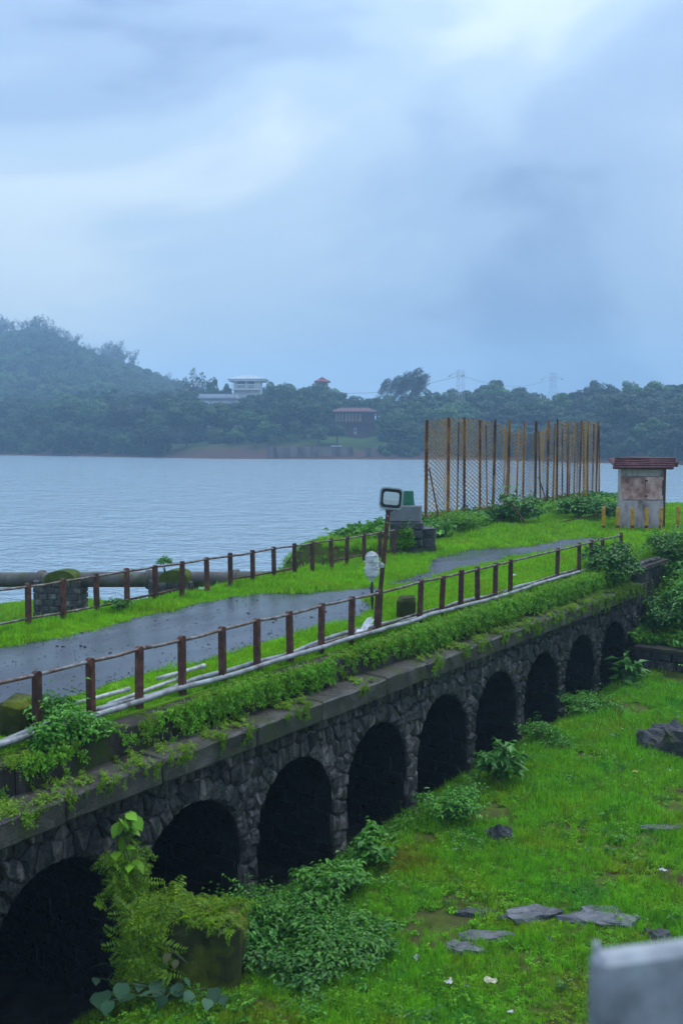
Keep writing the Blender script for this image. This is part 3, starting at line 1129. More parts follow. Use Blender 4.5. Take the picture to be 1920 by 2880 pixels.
def ragged(poly, seed, step=0.12, amp=0.10):
    out = []
    n = len(poly)
    for i in range(n):
        a, b = np.array(poly[i]), np.array(poly[(i + 1) % n])
        ln = np.linalg.norm(b - a)
        k = max(1, int(ln / step))
        nr = np.array([-(b - a)[1], (b - a)[0]]) / max(ln, 1e-6)
        for j in range(k):
            p = a + (b - a) * j / k
            q = p + nr * (float(fbm(p[0] * 2.2 + 50, p[1] * 2.2 + 50, seed, 3)) - 0.5) * 2 * amp * 1.6
            out.append(tuple(q))
    return out


RD1, RD2 = ragged(ROAD1, 21), ragged(ROAD2, 22, amp=0.14)
road = MB()
for rp in (RD1, RD2):
    road.add([(x, y, 0.012) for x, y in rp], [tuple(range(len(rp)))])
rm = bpy.data.meshes.new('road')
bm = bmesh.new()
for rp in (RD1, RD2):
    bm.faces.new([bm.verts.new((x, y, 0.012)) for x, y in rp])
bmesh.ops.triangulate(bm, faces=bm.faces)
bmesh.ops.recalc_face_normals(bm, faces=bm.faces)
for f in bm.faces:
    if f.normal.z < 0:
        f.normal_flip()
bm.to_mesh(rm)
bm.free()
tag(link('road', rm, M['asphalt']), None, None, kind='structure')

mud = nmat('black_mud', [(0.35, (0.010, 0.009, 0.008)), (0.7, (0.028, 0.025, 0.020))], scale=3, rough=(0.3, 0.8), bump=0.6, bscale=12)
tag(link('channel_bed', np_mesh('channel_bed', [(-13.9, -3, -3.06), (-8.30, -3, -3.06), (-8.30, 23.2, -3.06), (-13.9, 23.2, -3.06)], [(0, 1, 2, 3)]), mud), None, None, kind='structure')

# wing wall and low retaining wall past the last arch
wing = thing('wing_wall', (-7.9, 25.2, -2.4), 'dark stone wing wall beyond the last arch of the bridge', 'wall')
rnd = random.Random(12)
mb = MB().box((-8.12, 24.65, -1.3), (0.3, 2.0, 2.45))
mb.build('core', M['mortar'], wing)
z = -2.4
row = 0
while z < -0.12:
    y = 23.68 + (0.2 if row % 2 else 0)
    while y < 25.4:
        w = rnd.uniform(0.3, 0.5)
        link('stone', rough_box_mesh('stone', (0.09, w - 0.015, 0.235), rnd.randrange(9999), 1, 0.02, 0.016), M['stone'], wing, (-7.955, y + w / 2, z + 0.12))
        y += w
    z += 0.25
    row += 1
mb = MB().box((-8.05, 24.7, -0.03), (0.5, 2.1, 0.08))
mb.build('coping_slab', M['kerb'], wing)

low = thing('retaining_wall', (-5.6, 23.0, -2.3), 'low dark stone retaining wall below the weedy bank past the arches', 'wall')
MB().box((-4.6, 23.25, -2.15), (6.2, 0.28, 0.70)).build('core', M['mortar'], low)
for row in range(3):
    x = -7.75 + (0.15 if row % 2 else 0)
    while x < -1.7:
        w = rnd.uniform(0.32, 0.5)
        link('stone', rough_box_mesh('stone', (w - 0.014, 0.09, 0.205), rnd.randrange(9999), 1, 0.02, 0.014), M['stone'], low, (x + w / 2, 23.085, -2.33 + row * 0.22))
        x += w
MB().box((-4.6, 23.22, -1.755), (6.3, 0.42, 0.075)).build('coping_slab', M['kerb'], low)

# mossy buttress block before the second pier
blk_M = Matrix.Rotation(math.radians(24), 3, 'Z')
mbk = rough_box_mesh('mossy_block', (1.06, 0.58, 1.0), 77, 6, 0.09, 0.028)
for v in mbk.vertices:
    if v.co.z > 0.3:
        v.co.z += 0.05 * math.sin(v.co.x * 5)
mossy = link('concrete_block', mbk, M['mossy'], None, (-7.28, 7.80, -2.40))
mossy.rotation_euler = (0, 0, math.radians(26))
tag(mossy, 'big mossy concrete block overgrown with ferns before the nearest arches', 'concrete block')


# ------------------------------------------------------------------ railings
def railing(name, label, X, posts, ztop, big=(), tilts={}, lower=None, seed=1, mats=('rail', 'rust'), drop={}):
    rt = thing(name, (X, posts[0], 0), label, 'railing')
    r2 = random.Random(seed)
    hw, hd = 0.041, 0.032
    tops = []
    for i, y in enumerate(posts):
        h = ztop + 0.035 + r2.uniform(-0.012, 0.012)
        s = 1.25 if i in big else 1.0
        arc = [(hw * s * math.cos(a), h - hw * s * 0.8 + hw * s * 0.8 * math.sin(a)) for a in np.linspace(0, math.pi, 7)]
        poly = [(-hw * s, -0.22), (hw * s, -0.22)] + arc
        mb_ = MB().prism(poly, (0, 1, 0), (0, 0, 1), (1, 0, 0), (0, 0, 0), -hd * s, hd * s)
        # web of the channel section
        mb_.box((hd * s + 0.012, -hw * s + 0.006, h / 2 - 0.12), (0.022, 0.010, h + 0.1))
        o = mb_.build('post', M[mats[1]], rt, origin=None)
        o.location = Vector((X, y, 0)) - Vector(rt['_at'])
        tl = tilts.get(i, r2.uniform(-1.6, 1.6))
        o.rotation_euler = (math.radians(-tl), math.radians(r2.uniform(-1.5, 1.5)), 0)
        tops.append((X + r2.uniform(-0.006, 0.006), y + math.sin(math.radians(tl)) * ztop, ztop - 0.015 + r2.uniform(-0.012, 0.012) + drop.get(i, 0)))
    pts = []
    for a, b in zip(tops[:-1], tops[1:]):
        m_ = tuple((p + q) / 2 for p, q in zip(a, b))
        pts += [a, (m_[0], m_[1], m_[2] - r2.uniform(0, 0.012))]
    pts.append(tops[-1])
    pts = [(pts[0][0], pts[0][1] - 0.3, pts[0][2])] + pts + [(pts[-1][0], pts[-1][1] + 0.06, pts[-1][2])]
    MB().tube(pts, 0.0215, 8).build('top_rail', M[mats[0]], rt, True)
    # couplings
    for k in range(3, len(tops) - 1, 4):
        a = Vector(tops[k])
        MB().tube([a + Vector((0, 0.10, 0)), a + Vector((0, 0.17, 0))], 0.027, 8).build('coupling', M[mats[0]], rt, True)
    if lower:
        for (i0, i1, z0, z1) in lower:
            q = []
            for i in range(i0, i1 + 1):
                q.append((X + 0.002, posts[i], z0 + (z1 - z0) * (i - i0) / max(1, i1 - i0) + r2.uniform(-0.008, 0.008)))
            q[0] = (q[0][0], q[0][1] - 0.04, q[0][2])
            q[-1] = (q[-1][0], q[-1][1] + 0.04, q[-1][2])
            MB().tube(q, 0.0205, 8).build('lower_rail', M['rust' if z0 > 0.16 else mats[0]], rt, True)
    return rt


NEAR_POSTS = [3.27, 3.99, 4.71, 5.43, 6.15, 6.87, 7.60, 8.32, 9.04, 9.78, 10.47, 11.19, 11.92, 12.69, 13.42, 14.73, 15.47, 16.17, 16.83, 17.55, 18.21, 20.50, 21.75, 22.44, 23.21, 24.40]
railing('near_railing', 'rusty pipe railing along the arch side of the road', -8.57, NEAR_POSTS, 0.70, big=(14,), tilts={14: 6.5, 13: 4.0, 12: 2.5, 21: 5.0, 16: 2.5, 19: 3.0, 20: -2},
        seed=4)
FAR_POSTS = [7.9, 8.62, 9.34, 10.07, 10.79, 11.51, 12.26, 12.97, 13.67, 14.39, 15.11, 15.81, 16.52, 17.23, 17.96, 18.63, 19.37, 19.99, 20.74, 21.46, 22.09]
railing('far_railing', 'rusty pipe railing along the lake side of the road', -13.62, FAR_POSTS, 0.70, seed=9, lower=[(0, 7, 0.14, 0.15), (7, 9, 0.17, 0.20), (11, 14, 0.20, 0.19), (16, 20, 0.21, 0.22)])

# pipes lying at the foot of the near railing
r3 = random.Random(6)


def lying_pipe(name, label, X, y0, y1, z, rad, mat, amp, seed, segs=None):
    q = []
    y = y0
    while y <= y1:
        n1 = float(fbm(y * 0.55, seed * 3.3, seed, 2)) - 0.5
        n2 = float(fbm(y * 0.8, seed * 7.1 + 9, seed + 3, 2)) - 0.5
        q.append((X + amp * n1, y, z + rad + amp * 0.55 * n2))
        y += 0.28
    return tag(MB().tube(q, rad, 10).build(name, M[mat], None, True, origin=q[0]), label, 'pipe', 'pipes at the foot of the railing')


lying_pipe('conduit_pipe', 'pale grey pipe nearest the weeds along the foot of the railing', -8.50, 3.0, 22.6, 0.07, 0.033, 'conduit', 0.16, 3)
lying_pipe('conduit_pipe', 'pale grey bent pipe on the road side of the railing foot', -8.66, 3.0, 23.0, 0.07, 0.032, 'conduit', 0.26, 8)
lying_pipe('conduit_pipe', 'thin darker pipe between the two pale pipes by the railing', -8.60, 11.6, 21.8, 0.12, 0.022, 'rail', 0.16, 14)
for k, (a, b, lab) in enumerate((((-9.05, 7.75, 0.10), (-8.98, 8.55, 0.12), 'short white pipe end lying nearest the road edge'),
                                 ((-8.80, 8.05, 0.07), (-8.92, 9.35, 0.10), 'long broken white pipe lying beside the railing'),
                                 ((-8.95, 9.0, 0.16), (-8.86, 9.75, 0.19), 'white pipe stub with a collar beside the railing'))):
    mid = tuple((p + q) / 2 for p, q in zip(a, b))
    mb = MB().tube([a, mid, b], 0.025, 10)
    d = (Vector(b) - Vector(a)).normalized()
    mb.tube([Vector(b) - d * 0.07, Vector(b) + d * 0.012], 0.031, 10)
    tag(mb.build('broken_pipe', M['white_pipe'], None, True, origin=a), lab, 'pipe', 'broken white pipes by the railing')

# mossy stone posts standing on the turf behind the railing
for k, (x, y, w, h, lab) in enumerate(((-8.98, 6.95, 0.42, 0.34, 'squat mossy kerb stone behind the nearest railing post'),
                                       (-9.05, 15.1, 0.46, 0.34, 'squat mossy kerb stone in the grass behind the leaning lamp pole'))):
    o = link('kerb_stone', rough_box_mesh('kerb_stone', (0.3, w, h + 0.1), 300 + k, 3, 0.05, 0.018), M['mossy'], None, (x, y, h / 2 - 0.03))
    o.rotation_euler = (0, 0.05, 0.5)
    tag(o, lab, 'stone', 'mossy kerb stones')


# ------------------------------------------------------------------ lamp pole, wrapped fitting, pillar
def rrect(w, h, r, n=5):
    out = []
    for cx_, cz_, a0 in ((w / 2 - r, h / 2 - r, 0), (-w / 2 + r, h / 2 - r, 90), (-w / 2 + r, -h / 2 + r, 180), (w / 2 - r, -h / 2 + r, 270)):
        for k in range(n + 1):
            a = math.radians(a0 + 90 * k / n)
            out.append((cx_ + r * math.cos(a), cz_ + r * math.sin(a)))
    return out


def loft(loops, cap0=True, cap1=True):
    n = len(loops[0])
    V = [p for lp in loops for p in lp]
    Fc = []
    for i in range(len(loops) - 1):
        for k in range(n):
            k2 = (k + 1) % n
            Fc.append((i * n + k, i * n + k2, (i + 1) * n + k2, (i + 1) * n + k))
    if cap0:
        Fc.append(tuple(range(n - 1, -1, -1)))
    if cap1:
        Fc.append(tuple((len(loops) - 1) * n + k for k in range(n)))
    return V, Fc


PB = Vector(on_z(1064, 1716, 0.0))
up_dir = (Vector(R_) * 0.095 + Vector((0, 0, 1))).normalized()
POLE_H = 1.78
pole = thing('lamp_pole', PB, 'leaning rusty iron pole that carries the floodlight', 'lamp pole')
side = Vector(R_)
fw = Vector(FH)
Mp = Matrix((side, fw, up_dir)).transposed()
mb = MB()
mb.box(PB + up_dir * (POLE_H / 2 - 0.1), (0.075, 0.012, POLE_H + 0.2), M=Mp)
mb.box(PB + up_dir * (POLE_H / 2 - 0.1) + fw * 0.036 - side * 0.032, (0.012, 0.06, POLE_H + 0.2), M=Mp)
mb.build('shaft', M['rust'], pole)
MB().box(PB + up_dir * (POLE_H + 0.012) + side * 0.01, (0.13, 0.09, 0.012), M=Mp).build('head_plate', M['rust'], pole)
for hh in (1.70, 1.58):
    c = PB + up_dir * hh - fw * 0.008
    MB().tube([c, c - fw * 0.012], 0.013, 8).build('bolt', M['steel'], pole)

LC = PB + up_dir * (POLE_H + 0.235) + side * 0.03
fl = thing('floodlight', LC, 'square floodlight with pale rim on the leaning pole', 'floodlight')
face_n = (-fw * 0.97 - side * 0.12 + Vector((0, 0, -0.06))).normalized()
ax_a = Vector((0, 0, 1)).cross(face_n).normalized()
tilt_rot = Matrix.Rotation(math.radians(-5), 3, face_n)
ax_a = tilt_rot @ ax_a
ax_b = face_n.cross(ax_a)


def lp(poly, d, c=LC):
    return [c + ax_a * p[0] + ax_b * p[1] + face_n * d for p in poly]


V, Fc = loft([lp(rrect(0.20, 0.20, 0.05), -0.17), lp(rrect(0.34, 0.33, 0.07), -0.09), lp(rrect(0.40, 0.38, 0.08), -0.02), lp(rrect(0.40, 0.38, 0.08), 0.0)])
MB().add(V, Fc).build('housing', M['lamp_grey'], fl, False)
V, Fc = loft([lp(rrect(0.415, 0.395, 0.085), 0.001), lp(rrect(0.415, 0.395, 0.085), 0.022), lp(rrect(0.365, 0.345, 0.07), 0.026), lp(rrect(0.355, 0.335, 0.07), 0.006)], False, False)
MB().add(V, Fc).build('rim', M['lamp_grey'], fl)
V, Fc = loft([lp(rrect(0.36, 0.34, 0.07), 0.004), lp(rrect(0.356, 0.336, 0.07), 0.012), lp(rrect(0.285, 0.235, 0.05), 0.010), lp(rrect(0.27, 0.22, 0.05), 0.003)], False, False)
V = [p + ax_b * 0.0 for p in V]
MB().add(V, Fc).build('gasket', M['black'], fl)
V, Fc = loft([lp(rrect(0.29, 0.24, 0.05), 0.003), lp(rrect(0.288, 0.238, 0.05), 0.008)])
MB().add(V, Fc).build('glass', M['glass'], fl)
V, Fc = loft([lp([(p[0], p[1] - 0.062) for p in rrect(0.255, 0.10, 0.03)], 0.0085), lp([(p[0], p[1] - 0.062) for p in rrect(0.25, 0.095, 0.03)], 0.011)])
MB().add(V, Fc).build('reflector', M['reflector'], fl)
mb = MB().box(LC - face_n * 0.05 - up_dir * 0.225, (0.16, 0.03, 0.06), M=Mp)
mb.tube([LC - face_n * 0.05 - side * 0.205, LC - face_n * 0.05 - side * 0.19 - up_dir * 0.21, LC - face_n * 0.05 + side * 0.17 - up_dir * 0.22, LC - face_n * 0.05 + side * 0.20], 0.009, 6)
mb.build('bracket', M['lamp_grey'], fl)

# something wrapped in white plastic, tied to the pole
WC = PB + up_dir * 0.80 - side * 0.20 - fw * 0.10
wr = thing('wrapped_fitting', WC, 'lamp fitting wrapped in crumpled white plastic tied to the leaning pole', 'wrapped lamp')
rw = random.Random(2)
loops = []
for (z, a, b) in ((-0.26, 0.035, 0.03), (-0.20, 0.055, 0.05), (-0.16, 0.105, 0.08), (-0.10, 0.125, 0.09), (-0.02, 0.115, 0.085), (0.0, 0.122, 0.09), (0.08, 0.118, 0.085),
                  (0.16, 0.12, 0.09), (0.20, 0.11, 0.085), (0.24, 0.075, 0.06), (0.275, 0.02, 0.02)):
    ring = []
    for k in range(14):
        an = 2 * math.pi * k / 14
        ca, sa = math.cos(an), math.sin(an)
        sq = 1 / max(abs(ca), abs(sa)) ** 0.55
        j = 1 + rw.uniform(-0.10, 0.10)
        ring.append(WC + side * (a * ca * sq * j) + fw * (b * sa * sq * j) + Vector((0, 0, 1)) * (z + rw.uniform(-0.014, 0.014)))
    loops.append(ring)
V, Fc = loft(loops)
MB().add(V, Fc).build('plastic_wrap', M['wrap'], wr)
V, Fc = loft([[WC + side * (0.17 + 0.055 * math.cos(a)) + fw * (0.06 + 0.055 * math.sin(a)) + Vector((0, 0, zz)) for a in np.linspace(0, 2 * math.pi, 12, endpoint=False)] for zz in (-0.02, 0.03)]
             + [[WC + side * (0.165 + 0.03 * math.cos(a)) + fw * (0.06 + 0.03 * math.sin(a)) + Vector((0, 0, 0.07)) for a in np.linspace(0, 2 * math.pi, 12, endpoint=False)]])
MB().add(V, Fc).build('cap', M['lamp_grey'], wr)
for k in range(2):
    q = [WC + Vector((0, 0, -0.24)) + side * (0.01 * k), WC + Vector((0, 0, -0.42)) + side * (-0.015 + 0.03 * k), WC + Vector((0, 0, -0.58)) + side * (0.025 - 0.03 * k), WC + Vector((0, 0, -0.80)) + side * (0.0 + 0.02 * k)]
    MB().tube(q, 0.013, 6).build('cable', M['black'], wr, True)
for z in (-0.02, 0.10):
    ring = [WC + side * (0.135 * math.cos(a)) + fw * (0.105 * math.sin(a)) + Vector((0, 0, z + 0.01 * math.sin(3 * a))) for a in np.linspace(0, 2 * math.pi, 17)]
    MB().tube(ring, 0.006, 5, False).build('tie', M['wrap'], wr)

# torn plastic at the foot of the leaning post
rg = []
fr = []
for i in range(7):
    for j in range(5):
        u, v = i / 6 - 0.5, j / 4 - 0.5
        rg.append((-8.63 + v * 0.14 + rw.uniform(-0.02, 0.02), 13.12 + u * 0.42, 0.13 + 0.20 * (u + 0.5) ** 1.5 + rw.uniform(-0.035, 0.035) - abs(v) * 0.14))
for i in range(6):
    for j in range(4):
        a = i * 5 + j
        fr.append((a, a + 1, a + 6, a + 5))
tag(MB().add(rg, fr).build('plastic_rag', M['wrap'], None, False, origin=(-8.63, 13.12, 0.1)), 'torn grey plastic sheet draped over the pipes by the thick leaning post', 'plastic sheet')

# gate pillar with block and green bucket at the far end of the lake-side railing
PC = Vector((-13.75, 22.95, 0.0))
pil = thing('stone_pillar', PC, 'short mossy stone pillar at the end of the lake-side railing', 'pillar')
Rp = Matrix.Rotation(YAW - math.radians(9), 3, 'Z')
rp_ = random.Random(31)
zc = -0.05
for row, hgt in enumerate((0.26, 0.22, 0.24, 0.20)):
    x = -0.42
    parts_ = ((0.42, 0.42), (0.30, 0.54), (0.48, 0.36), (0.84,))[row]
    for w in parts_:
        c = PC + Rp @ Vector((x + w / 2, rp_.uniform(-0.03, 0.0), zc + hgt / 2))
        o = link('stone', rough_box_mesh('stone', (w - 0.015, 0.62, hgt - 0.012), 500 + row * 5 + int(w * 10), 2, 0.025, 0.016), M['dark_rock'], pil, c)
        o.rotation_euler = (0, 0, YAW - math.radians(9))
        x += w
    zc += hgt
buttress = PC + Rp @ Vector((0.56, 0.28, 0.31))
o = link('side_stone', rough_box_mesh('side_stone', (0.34, 0.5, 0.74), 541, 3, 0.03, 0.03), M['dark_rock'], pil, buttress)
o.rotation_euler = (0, 0, YAW - math.radians(9))
cb = link('concrete_block', rough_box_mesh('concrete_block', (0.78, 0.55, 0.41), 542, 2, 0.015, 0.004), M['grey_concrete'], None, PC + Rp @ Vector((-0.02, 0.0, zc + 0.205)))
cb.rotation_euler = (0, 0, YAW - math.radians(9))
tag(cb, 'plain grey concrete block sitting on the mossy pillar', 'concrete block')
BC = PC + Rp @ Vector((0.04, -0.02, zc + 0.412))
bk = thing('bucket', BC, 'green plastic bucket standing upside down on the grey concrete block', 'bucket')


def ring_at(c, r, z, n=16):
    return [Vector(c) + Vector((r * math.cos(a), r * math.sin(a), z)) for a in np.linspace(0, 2 * math.pi, n, endpoint=False)]


V, Fc = loft([ring_at(BC, 0.150, 0.085), ring_at(BC, 0.128, 0.365), ring_at(BC, 0.120, 0.375)], False, True)
MB().add(V, Fc).build('body', M['green_plastic'], bk)
for z0, z1, r in ((0.004, 0.030, 0.168), (0.045, 0.083, 0.160)):
    V, Fc = loft([ring_at(BC, r - 0.02, z0), ring_at(BC, r, z0), ring_at(BC, r - 0.004, z1), ring_at(BC, r - 0.02, z1)])
    MB().add(V, Fc).build('rim', M['green_plastic'], bk)
q0 = PC + Rp @ Vector((-0.425, -0.2, zc + 0.22))
mb = MB()
pts_ = [q0 + Vector((rp_.uniform(-0.02, 0.0), rp_.uniform(-0.02, 0.02), -0.05 * k)) for k in range(7)]
mb.tube(pts_, [0.012, 0.02, 0.016, 0.03, 0.02, 0.026, 0.01], 6)
tag(mb.build('tape_scrap', M['tape'], None, False, origin=q0), 'scrap of yellow tape hanging beside the grey concrete block', 'tape')


# ------------------------------------------------------------------ water main on stone piers (upstream side)
PA, PE = Vector((-27.5, 15.55, -0.93)), Vector((-14.6, 20.55, -0.44))
pdir = (PE - PA).normalized()
plen = (PE - PA).length
PR = 0.20
mainp = thing('water_main', PA + pdir * 6, 'thick old water pipe running above the green field toward the lake railing', 'pipe')
MB().tube([PA + pdir * (plen * k / 12) for k in range(13)], PR, 20).build('barrel', M['pipe'], mainp, True)
pn = Vector((-pdir.y, pdir.x, 0)).normalized()


def along_px(px):     # where the pipe passes photo azimuth px
    best = min((abs(project(PA + pdir * s)[0] - px), s) for s in np.arange(0, plen, 0.05))
    return best[1]


for px in (120, 666, 868, 420):
    s = along_px(px)
    c = PA + pdir * s
    MB().tube([c - pdir * 0.05, c + pdir * 0.05], PR + 0.055, 20).build('flange', M['pipe'], mainp, True)
pier_spots = [(176, 0.62, 'nearer stone pier with mossy round top under the water pipe'), (490, 0.55, 'second stone pier with bright mossy top under the water pipe'),
              (800, 0.5, 'low mossy pier where the water pipe meets the bank')]
for k, (px, wd, lab) in enumerate(pier_spots):
    s = along_px(px)
    c = PA + pdir * s + pn * -0.10
    gzv = float(gz(c.x, c.y))
    pr_ = thing('pipe_pier', (c.x, c.y, gzv), lab, 'pier', 'stone piers under the water pipe')
    rq = random.Random(60 + k)
    zb = gzv - 0.15
    ztop = c.z + 0.02
    ang = math.atan2(pdir.y, pdir.x)
    nrow = max(1, int(round((ztop - zb) / 0.17)))
    hgt = (ztop - zb) / nrow
    Rq = Matrix.Rotation(ang, 3, 'Z')
    MB().box((c.x, c.y, (zb + ztop) / 2), (2 * wd - 0.1, 0.60, ztop - zb), rz=ang).build('core', M['mortar'], pr_)
    for row in range(nrow):
        x = -wd + (0.0 if row % 2 else -0.0)
        first = 0.18 if row % 2 else 0.3
        while x < wd - 0.05:
            w = min(first if x == -wd else rq.uniform(0.24, 0.36), wd - x)
            if wd - (x + w) < 0.12:
                w = wd - x
            p = Vector((c.x, c.y, 0)) + Rq @ Vector((x + w / 2, -0.31, 0)) + Vector((0, 0, zb + (row + 0.5) * hgt))
            o = link('stone', rough_box_mesh('stone', (w - 0.012, 0.10, hgt - 0.012), rq.randrange(9999), 1, 0.018, 0.010), M['pierstone'], pr_, p)
            o.rotation_euler = (0, 0, ang)
            x += w
        for sx in (-1, 1):
            p = Vector((c.x, c.y, 0)) + Rq @ Vector((sx * (wd - 0.02), 0, 0)) + Vector((0, 0, zb + (row + 0.5) * hgt))
            o = link('stone', rough_box_mesh('stone', (0.10, 0.50, hgt - 0.012), rq.randrange(9999), 1, 0.018, 0.008), M['pierstone'], pr_, p)
            o.rotation_euler = (0, 0, ang)
    # saddle: rounded mossy cap holding the pipe
    aw = wd * 0.72
    arc = [(-aw, -0.03)] + [(-aw * math.cos(a), 0.30 * math.sin(a) ** 0.8 - 0.02) for a in np.linspace(0.06, math.pi - 0.06, 14)] + [(aw, -0.03)]
    bmx = MB().prism(arc, tuple(pdir), (0, 0, 1), tuple(-pn), (c.x + pdir.x * wd * 0.25, c.y + pdir.y * wd * 0.25, ztop), -0.10, 0.36)
    bmx.build('saddle', M['moss_cap'], pr_)

# ------------------------------------------------------------------ tall wire fence beside the lake
FENX = -16.8
FENY = [29.07, 30.57, 31.76, 32.95, 33.98, 35.16, 36.54, 37.67, 38.83, 39.84, 40.95, 42.27, 43.24, 44.24]
fence = thing('wire_fence', (FENX, 36.5, 0), 'tall rusty wire mesh fence on iron posts beside the lake', 'fence')
rf = random.Random(17)
NET_TOP = [3.50, 3.62, 3.60, 3.58, 3.52, 3.35, 3.10, 3.12, 3.30, 3.48, 3.62, 3.58, 3.62, 3.60]
for i, y in enumerate(FENY):
    h = (3.55, 3.66, 3.66, 3.60, 3.60, 3.58, 3.60, 3.60, 3.60, 3.66, 3.62, 3.62, 3.62, 3.62)[i] + rf.uniform(-0.03, 0.03)
    w = 0.055 if i in (0, 1, 4, 5, 7, 8) else 0.045
    mb = MB()
    mb.box((0, 0, h / 2 - 0.2), (w * 0.3, w * 1.5, h + 0.4))
    mb.box((w * 0.6, w * 0.65, h / 2 - 0.2), (w * 1.2, w * 0.25, h + 0.4))
    o = mb.build('post', M['fence_post'], fence)
    o.location = Vector((FENX + 0.06, y, 0)) - Vector(fence['_at'])
    o.rotation_euler = (math.radians(rf.uniform(-0.8, 0.8)), math.radians(rf.uniform(-0.8, 0.8)), 0)
for (y0, z0, y1, z1) in ((29.15, 2.0, 29.75, 0.0), (35.1, 2.2, 34.3, 0.0), (37.8, 1.4, 38.7, 0.0), (41.0, 3.0, 40.6, 0.0), (33.9, 1.6, 33.6, 0.0)):
    MB().tube([(FENX + 0.16, y0, z0), (FENX + 0.30, y1, z1 - 0.1)], 0.03, 4).build('brace', M['fence_post'], fence)


for (y, dy, h, w) in ((31.2, 0.10, 3.5, 0.030), (33.5, -0.15, 3.4, 0.028), (35.9, 0.2, 3.3, 0.030), (38.2, -0.25, 3.2, 0.032), (39.35, 0.2, 3.5, 0.034), (40.4, -0.1, 3.5, 0.034), (41.6, 0.15, 3.5, 0.036), (42.8, -0.2, 3.5, 0.036), (43.75, 0.1, 3.5, 0.036), (44.6, -0.1, 3.4, 0.030)):
    MB().tube([(FENX + 0.10, y, -0.15), (FENX + 0.08, y + dy, h)], w, 4).build('thin_post', M['fence_post'], fence)


def fence_net():
    cw = 0.125
    ys = np.arange(FENY[0], FENY[-1] + 0.75, cw)
    ny = len(ys)
    nz = 48
    jj, kk = np.meshgrid(np.arange(ny), np.arange(nz + 1), indexing='ij')
    Y = ys[jj]
    v = kk / nz
    top = np.interp(Y, FENY, NET_TOP)
    top = top + 0.05 * (fbm(Y * 1.1, Y * 0 + 3, 5) - 0.5)
    bot = 0.02 + 0.25 * smooth(29, 30, Y) * 0
    Z = bot + (top - bot) * v
    bag = np.zeros_like(Y)
    for a, b in zip(FENY[:-1], FENY[1:]):
        u = np.clip((Y - a) / (b - a), 0, 1)
        bag += np.where((Y >= a) & (Y < b), np.sin(u * math.pi) * (0.10 + 0.10 * rf.uniform(0, 1)) * rf.choice((-1, 1, 1)), 0)
    bag = bag * (0.4 + 0.6 * v) + 0.28 * (fbm(Y * 0.8, Z * 0.35, 23) - 0.5)
    Yd = Y + 0.16 * (fbm(Y * 0.7 + 9, Z * 0.6, 31) - 0.5) * (1 - v) + 0.12 * smooth(FENY[-1] - 0.2, FENY[-1] + 0.7, Y) * (1 - v)
    zig = ((jj + kk) % 2) * 2 - 1
    Xp = FENX + bag * 1.0
    # chain link: each node is nudged so the wires zigzag and read as diamonds
    P = np.stack([Xp + zig * 0.006, Yd, Z], -1)
    idx = np.arange(ny * (nz + 1)).reshape(ny, nz + 1)
    par = (jj + kk) % 2 == 0
    segs = []
    a = idx[:-1, :-1][par[:-1, :-1]]
    b = idx[1:, 1:][par[:-1, :-1]]
    segs.append(np.stack([a, b], 1))
    m2 = par[1:, :-1]
    a = idx[1:, :-1][m2]
    b = idx[:-1, 1:][m2]
    segs.append(np.stack([a, b], 1))
    S = np.concatenate(segs)
    Pf = P.reshape(-1, 3)
    A, B = Pf[S[:, 0]], Pf[S[:, 1]]
    d = B - A
    d /= np.linalg.norm(d, axis=1, keepdims=True)
    n1 = np.cross(d, np.array([1.0, 0, 0]))
    n1 /= np.linalg.norm(n1, axis=1, keepdims=True)
    n2 = np.cross(d, n1)
    r = 0.0140
    ring = []
    for k in range(3):
        an = 2 * math.pi * k / 3
        ring.append((n1 * math.cos(an) + n2 * math.sin(an)) * r)
    V = np.concatenate([A + ring[0], A + ring[1], A + ring[2], B + ring[0], B + ring[1], B + ring[2]])
    n = len(A)
    i = np.arange(n)
    Fc = []
    for k in range(3):
        k2 = (k + 1) % 3
        Fc.append(np.stack([i + k * n, i + k2 * n, i + (3 + k2) * n, i + (3 + k) * n], 1))
    m = np_mesh('wire_mesh', V, np.concatenate(Fc))
    o = link('wire_mesh', m, M['net'], fence)
    o['kind'] = 'stuff'
    # barbed stubs above the top edge
    for y in np.arange(FENY[0] + 0.2, FENY[4], 0.36):
        tz = float(np.interp(y, FENY, NET_TOP))
        MB().tube([(FENX, y, tz - 0.06), (FENX, y + rf.uniform(-0.03, 0.03), tz + rf.uniform(0.03, 0.08))], 0.010, 4).build('wire_end', M['fence_post'], fence)


fence_net()

# ------------------------------------------------------------------ tin guard hut
HC = Vector((-11.28, 33.85, 0.0))
ha = YAW - math.radians(9)
Rh = Matrix.Rotation(ha, 3, 'Z')


def hp(x, y, z):
    return HC + Rh @ Vector((x, y, z))


hut = thing('guard_hut', HC, 'small tin clad guard hut with red corrugated roof', 'hut')
HW, HD, HH = 0.68, 0.62, 2.02
MB().box(hp(0, 0, HH / 2 - 0.05), (2 * HW - 0.06, 2 * HD - 0.06, HH + 0.08), rz=ha).build('frame', M['tin_grey'], hut)
panels = [(-0.68, 0.68, 0.0, 0.93, 'tin_grey'), (-0.68, 0.08, 0.95, 1.70, 'tin'), (0.10, 0.66, 0.96, 1.71, 'tin'), (-0.68, 0.68, 1.73, 2.0, 'tin_grey')]
for (x0, x1, z0, z1, mt) in panels:
    m = rough_box_mesh('panel', (x1 - x0, 0.022, z1 - z0), int(z0 * 100 + x0 * 7) + 900, 2, 0.006, 0.006)
    o = link('panel', m, M[mt], hut, hp((x0 + x1) / 2, -HD - 0.005 + (0.0 if z0 < 0.9 else -0.012), (z0 + z1) / 2))
    o.rotation_euler = (0, 0, ha)
